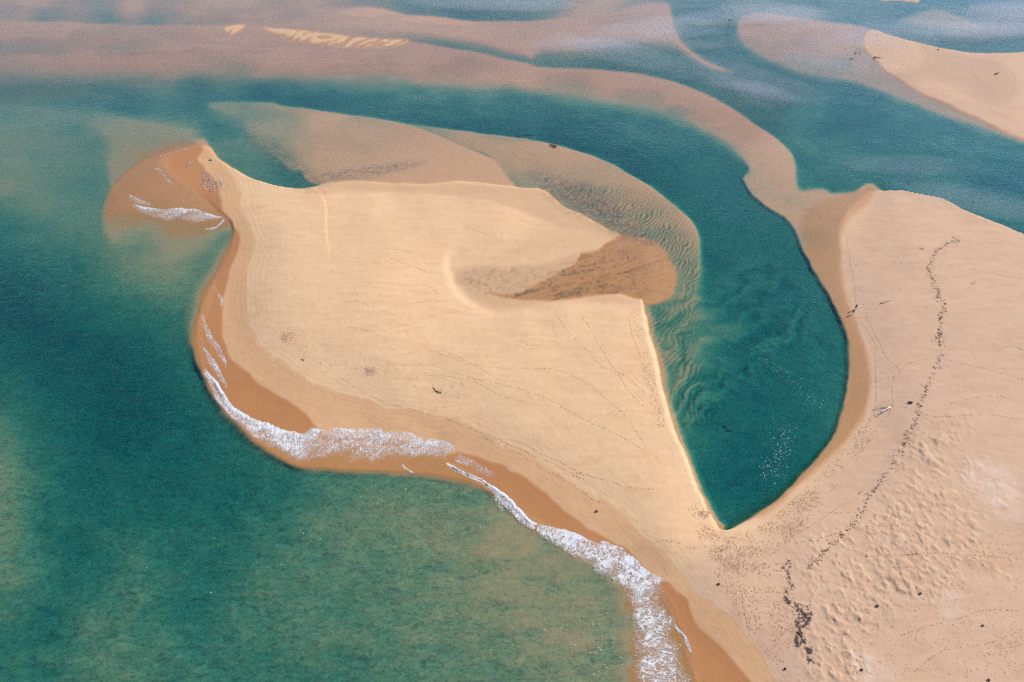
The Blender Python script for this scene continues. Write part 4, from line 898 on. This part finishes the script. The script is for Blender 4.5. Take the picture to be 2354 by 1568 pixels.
for (a, b), lab in (((1640,955), 'black log among the low hummocks right of the dark seaweed'), ((1343,1040), 'black log below the middle of the hummocks'), ((2070,1177), 'lone black log on smooth sand near the lower right corner'),
                    ((1235,1480), 'dark log near the bottom edge right of the seaweed'), ((707,1473), 'dark log left of the lowest seaweed clump'), ((250,890), 'small dark stub on sand above the broad surf'), ((2110,1550), 'dark log at the bottom edge near the right corner')):
    sz_ = random.uniform(.8, 1.2)
    driftwood('driftwood_log', lab, 'log', [('trunk', c((a - 7 * sz_, b - 2), (a, b), (a + 7 * sz_, b + 3)), (.10, .14, .10), .14, .16), ('stub', c((a + 2, b), (a + 3, b - 7)), (.12, .34), .09, .06)])
driftwood('driftwood_branch', 'thin curved stick between the lagoon and the seaweed line', 'driftwood', [('stem', c((1211,272),(1222,258),(1238,248)), (.05,.1,.05), .05, .025), ('twig', c((1222,258),(1230,259)), (.08,.05), .03, .02)])

# ------------------------------------------------------------------ seaweed
def kelp_mesh(seed, blades=34, flat=.32):
    rr = random.Random(seed)
    co = []; fa = []; tr3 = []
    # matted heap
    rings, seg = 4, 10
    b0 = 0
    off = rr.random() * 10
    for i in range(rings):
        t = i / rings
        for k in range(seg):
            a = 6.2832 * k / seg
            r = .40 * (1 - t) ** .6 * (1 + .9 * (vnoise(np.array(math.cos(a) * 1.4 + off), np.array(math.sin(a) * 1.4 + i * .4 + off), seed) - .5))
            co.append((r * math.cos(a) * 1.25, r * math.sin(a) * .8, flat * .55 * t - .03 + .03 * rr.random()))
    for i in range(rings - 1):
        for k in range(seg): fa.append((i * seg + k, i * seg + (k + 1) % seg, (i + 1) * seg + (k + 1) % seg, (i + 1) * seg + k))
    co.append((0, 0, flat * .5)); tip = len(co) - 1
    for k in range(seg): tr3.append(((rings - 1) * seg + k, (rings - 1) * seg + (k + 1) % seg, tip))
    for _ in range(blades):
        a = rr.random() * 6.28; r = rr.random() ** .5 * .45; h = rr.uniform(.03, flat * .6)
        p = Vector((r * math.cos(a) * 1.3, r * math.sin(a) * .8, h)); dr = Vector((rr.gauss(0, 1), rr.gauss(0, 1), rr.uniform(-.25, .45))).normalized() * rr.uniform(.16, .42)
        w = dr.cross(Vector((0, 0, 1))).normalized() * rr.uniform(.02, .05); mid = p + dr * .55 + Vector((0, 0, .05)); end = p + dr; end.z = max(end.z - .1, -.02)
        b = len(co); up = Vector((0, 0, .018))
        co += [tuple(p - w), tuple(p + w), tuple(mid - w), tuple(mid + w), tuple(mid + up), tuple(end)]
        fa.append((b, b + 1, b + 3, b + 2)); tr3 += [(b + 2, b + 3, b + 5), (b, b + 2, b + 4), (b + 1, b + 4, b + 3), (b, b + 4, b + 1), (b + 2, b + 5, b + 4), (b + 3, b + 4, b + 5)]
    me_ = mesh_from('seaweed_clump', co, quads=fa, tris=tr3)
    me_.polygons.foreach_set('use_smooth', np.zeros(len(me_.polygons), bool))
    me_.materials.append(M_KELP)
    return me_
KELP = [kelp_mesh(i, 26 + 4 * i) for i in range(6)]
def weed(u_, v_, size, label, group, stretch=1.0, rz=None):
    p = spot1(u_, v_)
    o = bpy.data.objects.new('seaweed_clump', random.choice(KELP)); COL.objects.link(o)
    o.location = p; o.rotation_euler = (0, 0, random.random() * 6.28 if rz is None else rz)
    o.scale = (size * stretch, size, size * random.uniform(.7, 1.1))
    return tag(o, label, 'seaweed', group)
LINE_UP = [(2084.2 + a / 6.395, 551.7 + b / 6.395) for a, b in [(760,5),(650,35),(600,60),(540,100),(490,140),(430,170),(400,250),(385,310),(300,400),(330,460),(370,520),(390,580),(400,640),(410,690),(450,740),(470,780),(450,850),(500,880),(520,920),(550,960),(540,1000),(510,1090),(500,1160),(500,1230),(495,1290),(500,1350),(480,1400),(480,1470),(520,1560)]]
LINE_MID = [(1569.3 + a / 3, 522.9 + b / 3) for a, b in [(1780,850),(1780,890),(1755,940),(1730,1000),(1715,1050),(1690,1090),(1670,1160),(1640,1200),(1630,1270),(1600,1350),(1560,1430),(1530,1500),(1510,1560)]]
LINE_LOW = [(1569.3 + a / 3, 1045.8 + b / 3) for a, b in [(1480,10),(1440,90),(1380,150),(1340,220),(1290,280),(1240,370),(1170,480),(1100,550),(1040,600),(960,680),(930,720),(860,780)]]
SEG = ('at its top bend', 'just below the footprints that cross it', 'beside the bent stick', 'above the second footpath')
LAB1 = 'dark dried seaweed clump in the upper tide line'
LAB2 = 'dark dried seaweed clump in the middle tide line near the fallen tree'
LAB3 = 'small dark seaweed clump in the lower tide line below the lagoon'
BITS = []
for line, lab, n, sd, (lo, hi) in ((LINE_UP, LAB1, 105, 2.6, (.22, .72)), (LINE_MID, LAB2, 46, 3.2, (.22, .55)), (LINE_LOW, LAB3, 48, 3.2, (.2, .48))):
    P, _ = resample(line, 400)
    for k in range(n):
        i = min(399, int((k + random.random()) / n * 400))
        weed(P[i, 0] + random.gauss(0, sd), P[i, 1] + random.gauss(0, sd), lo + (hi - lo) * random.random() ** 2, lab + (', ' + SEG[min(3, i // 100)] if lab is LAB1 else ''), lab.split(' clump ')[1])
    for k in range(n * 3):
        i = random.randrange(400)
        BITS.append((P[i, 0] + random.gauss(0, sd * 1.8), P[i, 1] + random.gauss(0, sd * 1.8)))
c = zc(2900 / 1.6313, 2100 / 1.6313, 3.92 * 1.6313)
HEAP = [((150,115),1.2),((190,460),.9),((190,560),1.2),((205,600),1.7),((235,625),1.3),((345,680),.8),((370,720),.9),((410,755),1.1),((440,790),1.3),((470,800),1.4),((490,850),1.2),((525,880),1.3),((380,800),.8),((370,860),.8),((350,910),1.2),((355,945),1.0),
        ((430,850),.7),((490,930),1.1),((460,970),1.2),((440,980),.9),((385,1010),1.1),((390,1070),1.5),((400,1090),1.0),((345,1140),1.0),((345,1190),1.5),((355,1230),1.1),((365,1265),.8),((420,1120),.7),((430,1180),1.0),((470,1215),.7),((500,1300),1.2),((510,1340),1.5),((545,1360),1.0),((540,1310),.8),
        ((525,1460),.8),((520,1490),.7),((545,1470),.6),((550,780),.7),((565,800),.6),((510,730),.6),((230,15),.8),((195,60),.6),((240,95),.7),((210,160),.7),((220,210),.8),((228,255),.8),((245,340),.6),((275,385),.7),((330,640),.7),((410,660),.5),((500,690),.5)]
for (a, b), s_ in HEAP:
    q = c((a, b))[0]
    weed(q[0], q[1], s_ * .5, 'dark seaweed heap in the trail running down to the bottom edge', 'seaweed trail at the lower right', random.uniform(1, 1.5))
    for _ in range(6): BITS.append((q[0] + random.gauss(0, 4), q[1] + random.gauss(0, 4)))
for (a, b, s_, st), lab in (((602.7,198.3,1.8,1.3), 'largest dark weed clump on the left channel bed'), ((641,199.3,1.2,1.3), 'dark weed clump second from left on the channel bed'), ((674.7,196,1.2,1.2), 'upper of two small weed clumps on the channel bed'), ((673.5,202.7,1.2,1.2), 'lower of two small weed clumps on the channel bed'),
                        ((768.7,210,1.6,1.6), 'dark weed clump below the streaked dunes on the channel bed'), ((994.7,221.7,1.6,1.6), 'lone weed clump in the middle of the teal channel'), ((1214,311.5,2.2,3.6), 'long dark weed bed along the channel edge left of the snag'), ((1666,980,.7,1.4), 'dark weed patch on the lagoon floor'), ((1675,990.5,.8,1.5), 'lower dark weed patch on the lagoon floor')):
    weed(a, b, s_, lab, None, st, 0.1)
xs, ys, zs = spot([b[0] for b in BITS], [b[1] for b in BITS])
co = []; fa = []
for a, b, h in zip(xs, ys, zs):
    r = random.uniform(.06, .2); t = random.random() * 6.28; k = len(co); ln = random.uniform(.8, 2.2)
    co += [(a + r * ln * math.cos(t), b + r * ln * math.sin(t), h + .01), (a - r * math.sin(t) * .6, b + r * math.cos(t) * .6, h), (a - r * ln * math.cos(t), b - r * ln * math.sin(t), h + .02), (a + r * math.sin(t) * .6, b - r * math.cos(t) * .6, h), (a, b, h + r * .7)]
    fa += [(k, k + 1, k + 4), (k + 1, k + 2, k + 4), (k + 2, k + 3, k + 4), (k + 3, k, k + 4)]
tag(link('seaweed_scraps', mesh_from('seaweed_scraps', co, tris=fa), M_KELP), kind='stuff', label='tiny scraps of dried seaweed along the tide lines')

# ------------------------------------------------------------------ gulls resting on the tip
M_GULL_W = simple('white feathers', (0.72, 0.71, 0.70), (0.82, 0.81, 0.80)); M_GULL_G = simple('grey feathers', (0.33, 0.34, 0.37), (0.42, 0.43, 0.46))
def gull_mesh():
    co = []; fa = []; mi = []
    prof = [(-.30, .012, .17), (-.20, .045, .17), (-.08, .085, .17), (.04, .095, .175), (.13, .07, .20), (.17, .045, .245), (.20, .05, .28), (.235, .035, .285), (.255, .014, .28), (.30, .006, .272)]
    S = 8
    for px, r, zc_ in prof:
        for k in range(S):
            t = 6.2832 * k / S; co.append((px, r * math.cos(t), zc_ + r * math.sin(t)))
    for i in range(len(prof) - 1):
        for k in range(S):
            fa.append((i * S + k, i * S + (k + 1) % S, (i + 1) * S + (k + 1) % S, (i + 1) * S + k)); mi.append(1 if i < 4 and k in (0, 1, 2, 3) else 0)
    for sy in (-1, 1):      # folded wing tips and legs
        b = len(co); co += [(.10, sy * .085, .20), (-.12, sy * .10, .19), (-.36, sy * .03, .185), (-.10, sy * .06, .25), (.08, sy * .05, .25)]
        fa += [(b, b + 1, b + 3, b + 4), (b + 1, b + 2, b + 3, b + 3)]; mi += [1, 1]
        b = len(co); co += [(-.01, sy * .03, .12), (.01, sy * .03, .12), (.01, sy * .035, 0), (-.01, sy * .035, 0)]
        fa.append((b, b + 1, b + 2, b + 3)); mi.append(1)
    me_ = bpy.data.meshes.new('gull'); me_.from_pydata(co, [], [tuple(dict.fromkeys(f)) for f in fa]); me_.materials.append(M_GULL_W); me_.materials.append(M_GULL_G)
    me_.polygons.foreach_set('material_index', mi); me_.polygons.foreach_set('use_smooth', [True] * len(mi)); me_.update()
    return me_
GULL = gull_mesh()
c = zc(208.4, 294.2, 6)
G = []
for _ in range(95):
    t = random.gauss(0, 1); G.append((c((1620 + 28 * t + random.gauss(0, 50), 745 + 85 * t * .8 + random.gauss(0, 40)))[0], 0))
for _ in range(30): G.append((c((random.gauss(1790, 32), random.gauss(765, 32)))[0], 1))
for _ in range(13): G.append((c((random.gauss(1370, 45), random.gauss(520, 28)))[0], 2))
for _ in range(16): G.append((c((random.uniform(940, 1380), 0))[0], 3))
GL = ('gull in the dense flock resting on wet sand of the tip', 'gull resting on the paler dry edge of the flock at the tip', 'gull in the loose group above the dense flock at the tip', 'gull standing along the water edge of the tip')
for (a, b), k in G:
    if k == 3: b = c((0, 390 - (a - 365) * 1.2 * 1.1 + random.gauss(0, 8)))[0][1]
    o = bpy.data.objects.new('gull', GULL); COL.objects.link(o)
    p = spot1(a, b); p.z = max(p.z, 0.0)
    o.location = p; o.rotation_euler = (0, 0, random.gauss(0.6, .7)); o.scale = [random.uniform(1.0, 1.3)] * 3
    tag(o, GL[k], 'gull', ('dense gull flock', 'gulls on the dry edge', 'loose gull group', 'gulls at the water edge')[k])

# ------------------------------------------------------------------ two walkers
def skin(name, verts, edges, mat, parent, root=0, sub=1):
    me_ = bpy.data.meshes.new(name); me_.from_pydata([v[:3] for v in verts], edges, []); me_.materials.append(mat)
    o = link(name, me_, None, parent)
    md = o.modifiers.new('skin', 'SKIN'); md.use_smooth_shade = True
    for i, sv in enumerate(me_.skin_vertices[0].data):
        r = verts[i][3]; sv.radius = (r[0], r[1]) if isinstance(r, tuple) else (r, r); sv.use_root = i == root
    if sub:
        s2 = o.modifiers.new('sub', 'SUBSURF'); s2.levels = s2.render_levels = sub
    return o
M_SKIN = simple('skin', (0.40, 0.24, 0.17), (0.46, 0.28, 0.20)); M_BLACK = simple('black cloth', (0.010, 0.010, 0.012), (0.02, 0.02, 0.022)); M_BLUE = simple('blue cloth', (0.06, 0.20, 0.42), (0.10, 0.28, 0.52)); M_NAVY = simple('navy cloth', (0.012, 0.014, 0.03), (0.022, 0.024, 0.045)); M_HAIR = simple('dark hair', (0.018, 0.012, 0.01), (0.04, 0.026, 0.02))
def person(u_, v_, rz, label, long_coat):
    root = empty('person', spot1(u_, v_), rz)
    tag(root, label, 'person')
    # faces local +X, mid-stride
    V = [(0,0,.93,(.12,.15)), (0,0,1.12,(.10,.14)), (.02,0,1.32,(.11,.16)), (.03,0,1.47,.055), (.04,0,1.55,.07), (.05,0,1.64,.095), (.045,0,1.72,.075)]
    Ed = [(0,1),(1,2),(2,3),(3,4),(4,5),(5,6)]
    def chain(start, pts):
        prev = start
        for p in pts:
            V.append(p); Ed.append((prev, len(V) - 1)); prev = len(V) - 1
        return prev
    for sy, ph_ in ((1, 1), (-1, -1)):
        w = chain(2, [(.02, sy * .18, 1.42, .06), (.02 - .10 * ph_, sy * .235, 1.16, .045), (.10 - .16 * ph_, sy * .23, .93, .034), (.13 - .18 * ph_, sy * .225, .86, (.03, .04))])
        hx, hy, hz = V[w][:3]
        for f, (dx, dy, ln) in enumerate(((.03, -.02 * sy, .06), (.03, .0, .085), (.012, .004 * sy, .095), (-.006, .004 * sy, .088), (-.022, 0, .07))):
            chain(w, [(hx + dx * 1.2, hy + dy, hz - ln * .5, .010), (hx + dx * 1.3, hy + dy - .012 * sy, hz - ln, .008)])
        kx = .16 * ph_
        ft = chain(0, [(0, sy * .10, .88, .095), (kx + .03, sy * .10, .48, .062), (1.35 * kx - .05, sy * .10, .09, .042), (1.35 * kx + .02, sy * .10, .04, .04), (1.35 * kx + .13, sy * .105, .03, .03)])
    skin('body', V, Ed, M_SKIN, root)
    top = M_BLACK if long_coat else M_BLUE
    low = .55 if long_coat else .92
    T = [(0,0,1.12,(.13,.17)), (.02,0,1.33,(.14,.19)), (.03,0,1.47,(.07,.09)), (0,0,low + .12,(.15,.19)), (0,0,low,(.16,.20))]
    TE = [(0,1),(1,2),(0,3),(3,4)]
    for sy, ph_ in ((1, 1), (-1, -1)):
        b = len(T); T += [(.02, sy * .18, 1.42, .085), (.02 - .06 * ph_, sy * .22, 1.22, .07)] + ([(.10 - .16 * ph_, sy * .23, .97, .055)] if long_coat else [])
        TE += [(1, b), (b, b + 1)] + ([(b + 1, b + 2)] if long_coat else [])
    skin('jacket' if long_coat else 'shirt', T, TE, top, root)
    if not long_coat:
        S_ = [(0,0,.95,(.135,.165)), (0,.10,.86,.115), (.10,.10,.60,.095), (0,-.10,.86,.115), (-.08,-.10,.60,.095)]
        skin('shorts', S_, [(0,1),(1,2),(0,3),(3,4)], M_NAVY, root)
        skin('backpack', [(-.20,0,1.18,(.09,.13)), (-.20,0,1.40,(.07,.11))], [(0,1)], M_NAVY, root)
    skin('hair', [(.02,0,1.66,(.105,.10)), (.03,0,1.74,(.085,.08)), (-.05,0,1.60,(.05,.07))], [(0,1),(0,2)], M_HAIR, root)
    # face: eyes, nose, mouth, ears
    F_ = []
    for sy in (1, -1):
        skin('eye', [(.135, sy * .033, 1.645, .011), (.145, sy * .033, 1.645, .008)], [(0,1)], M_BLACK, root, sub=0)
        skin('ear', [(.045, sy * .09, 1.65, .016), (.04, sy * .105, 1.62, .012)], [(0,1)], M_SKIN, root, sub=0)
    skin('nose', [(.14, 0, 1.64, .010), (.165, 0, 1.615, .014)], [(0,1)], M_SKIN, root, sub=0)
    skin('mouth', [(.138, -.025, 1.575, .008), (.138, .025, 1.575, .008)], [(0,1)], simple('lips', (.3, .12, .1), (.33, .14, .12)), root, sub=0)
    return root
person(1960.0, 722.5, R(60), 'person in blue shirt and dark shorts walking along the lagoon edge', False)
person(1966.0, 711.8, R(75), 'person in long black jacket walking just ahead of the blue shirt', True)

# ------------------------------------------------------------------ sea haze
g = NT('haze')
pv = g.n('ShaderNodeVolumePrincipled')
pv.inputs['Color'].default_value = (0.90, 0.86, 0.92, 1); pv.inputs['Density'].default_value = 0.00007; pv.inputs['Anisotropy'].default_value = 0.2
g.t.links.new(pv.outputs[0], g.out.inputs['Volume'])
hx, hy0, hy1, hz0, hz1 = 6500, -3000, 6500, -8, CAM_H + 6
co = [(a, b, c_) for a in (-hx, hx) for b in (hy0, hy1) for c_ in (hz0, hz1)]
me = bpy.data.meshes.new('haze'); me.from_pydata(co, [], [(0,1,3,2),(4,6,7,5),(0,4,5,1),(2,3,7,6),(0,2,6,4),(1,5,7,3)]); me.materials.append(g.m)
tag(link('haze', me), kind='stuff', label='thin sea haze over the lagoon')

# drifting patches of low mist over the far channels
gm = NT('mist')
pv = gm.n('ShaderNodeVolumePrincipled')
pv.inputs['Color'].default_value = (0.90, 0.89, 0.95, 1); pv.inputs['Density'].default_value = 0.0065; pv.inputs['Anisotropy'].default_value = 0.1
gm.t.links.new(pv.outputs[0], gm.out.inputs['Volume'])
co = []; fa = []
for i in range(9):
    for k in range(16):
        a = math.pi * i / 8; t = 6.2832 * k / 16
        co.append((math.sin(a) * math.cos(t), math.sin(a) * math.sin(t), math.cos(a)))
me = mesh_from('mist', co, quads=[(i * 16 + k, (i + 1) * 16 + k, (i + 1) * 16 + (k + 1) % 16, i * 16 + (k + 1) % 16) for i in range(8) for k in range(16)])
import bmesh
bm = bmesh.new(); bm.from_mesh(me); bmesh.ops.remove_doubles(bm, verts=bm.verts, dist=1e-4); bmesh.ops.recalc_face_normals(bm, faces=bm.faces); bm.to_mesh(me); bm.free()
me.materials.append(gm.m)
for i, (u_, v_, a, b, h_, rz) in enumerate([(1310,112,30,16,2.2,.1),(1400,122,36,20,2.2,-.2),(1480,95,40,22,2.4,.2),(1560,60,30,30,2.2,.4),(1690,195,42,16,2.0,-.4),(1790,215,40,18,2.2,-.5),(1850,60,36,30,2.0,.2),(1905,150,30,26,1.8,.9),(1985,105,28,22,1.8,.8),
        (2075,390,34,12,1.6,-.3),(2240,485,36,12,1.6,-.3),(2200,70,60,30,2.6,.1),(2300,75,60,28,2.8,.3),(2330,35,60,40,2.8,.2),(1750,30,40,30,2.0,.2),(1150,20,60,40,2.2,.1)]):
    for j in range(3):
        x_, y_ = ground(u_ + random.gauss(0, 28), v_ + random.gauss(0, 9), 0)
        k = random.uniform(.5, 1.25)
        o = link('mist', me); o.location = (float(x_), float(y_), h_ * k + 0.35); o.scale = (a * k * random.uniform(.7, 1.3), b * k * random.uniform(.6, 1.2), h_ * k); o.rotation_euler = (0, 0, rz + random.gauss(0, .35))
        tag(o, kind='stuff', label='thin low mist drifting over the far channels')
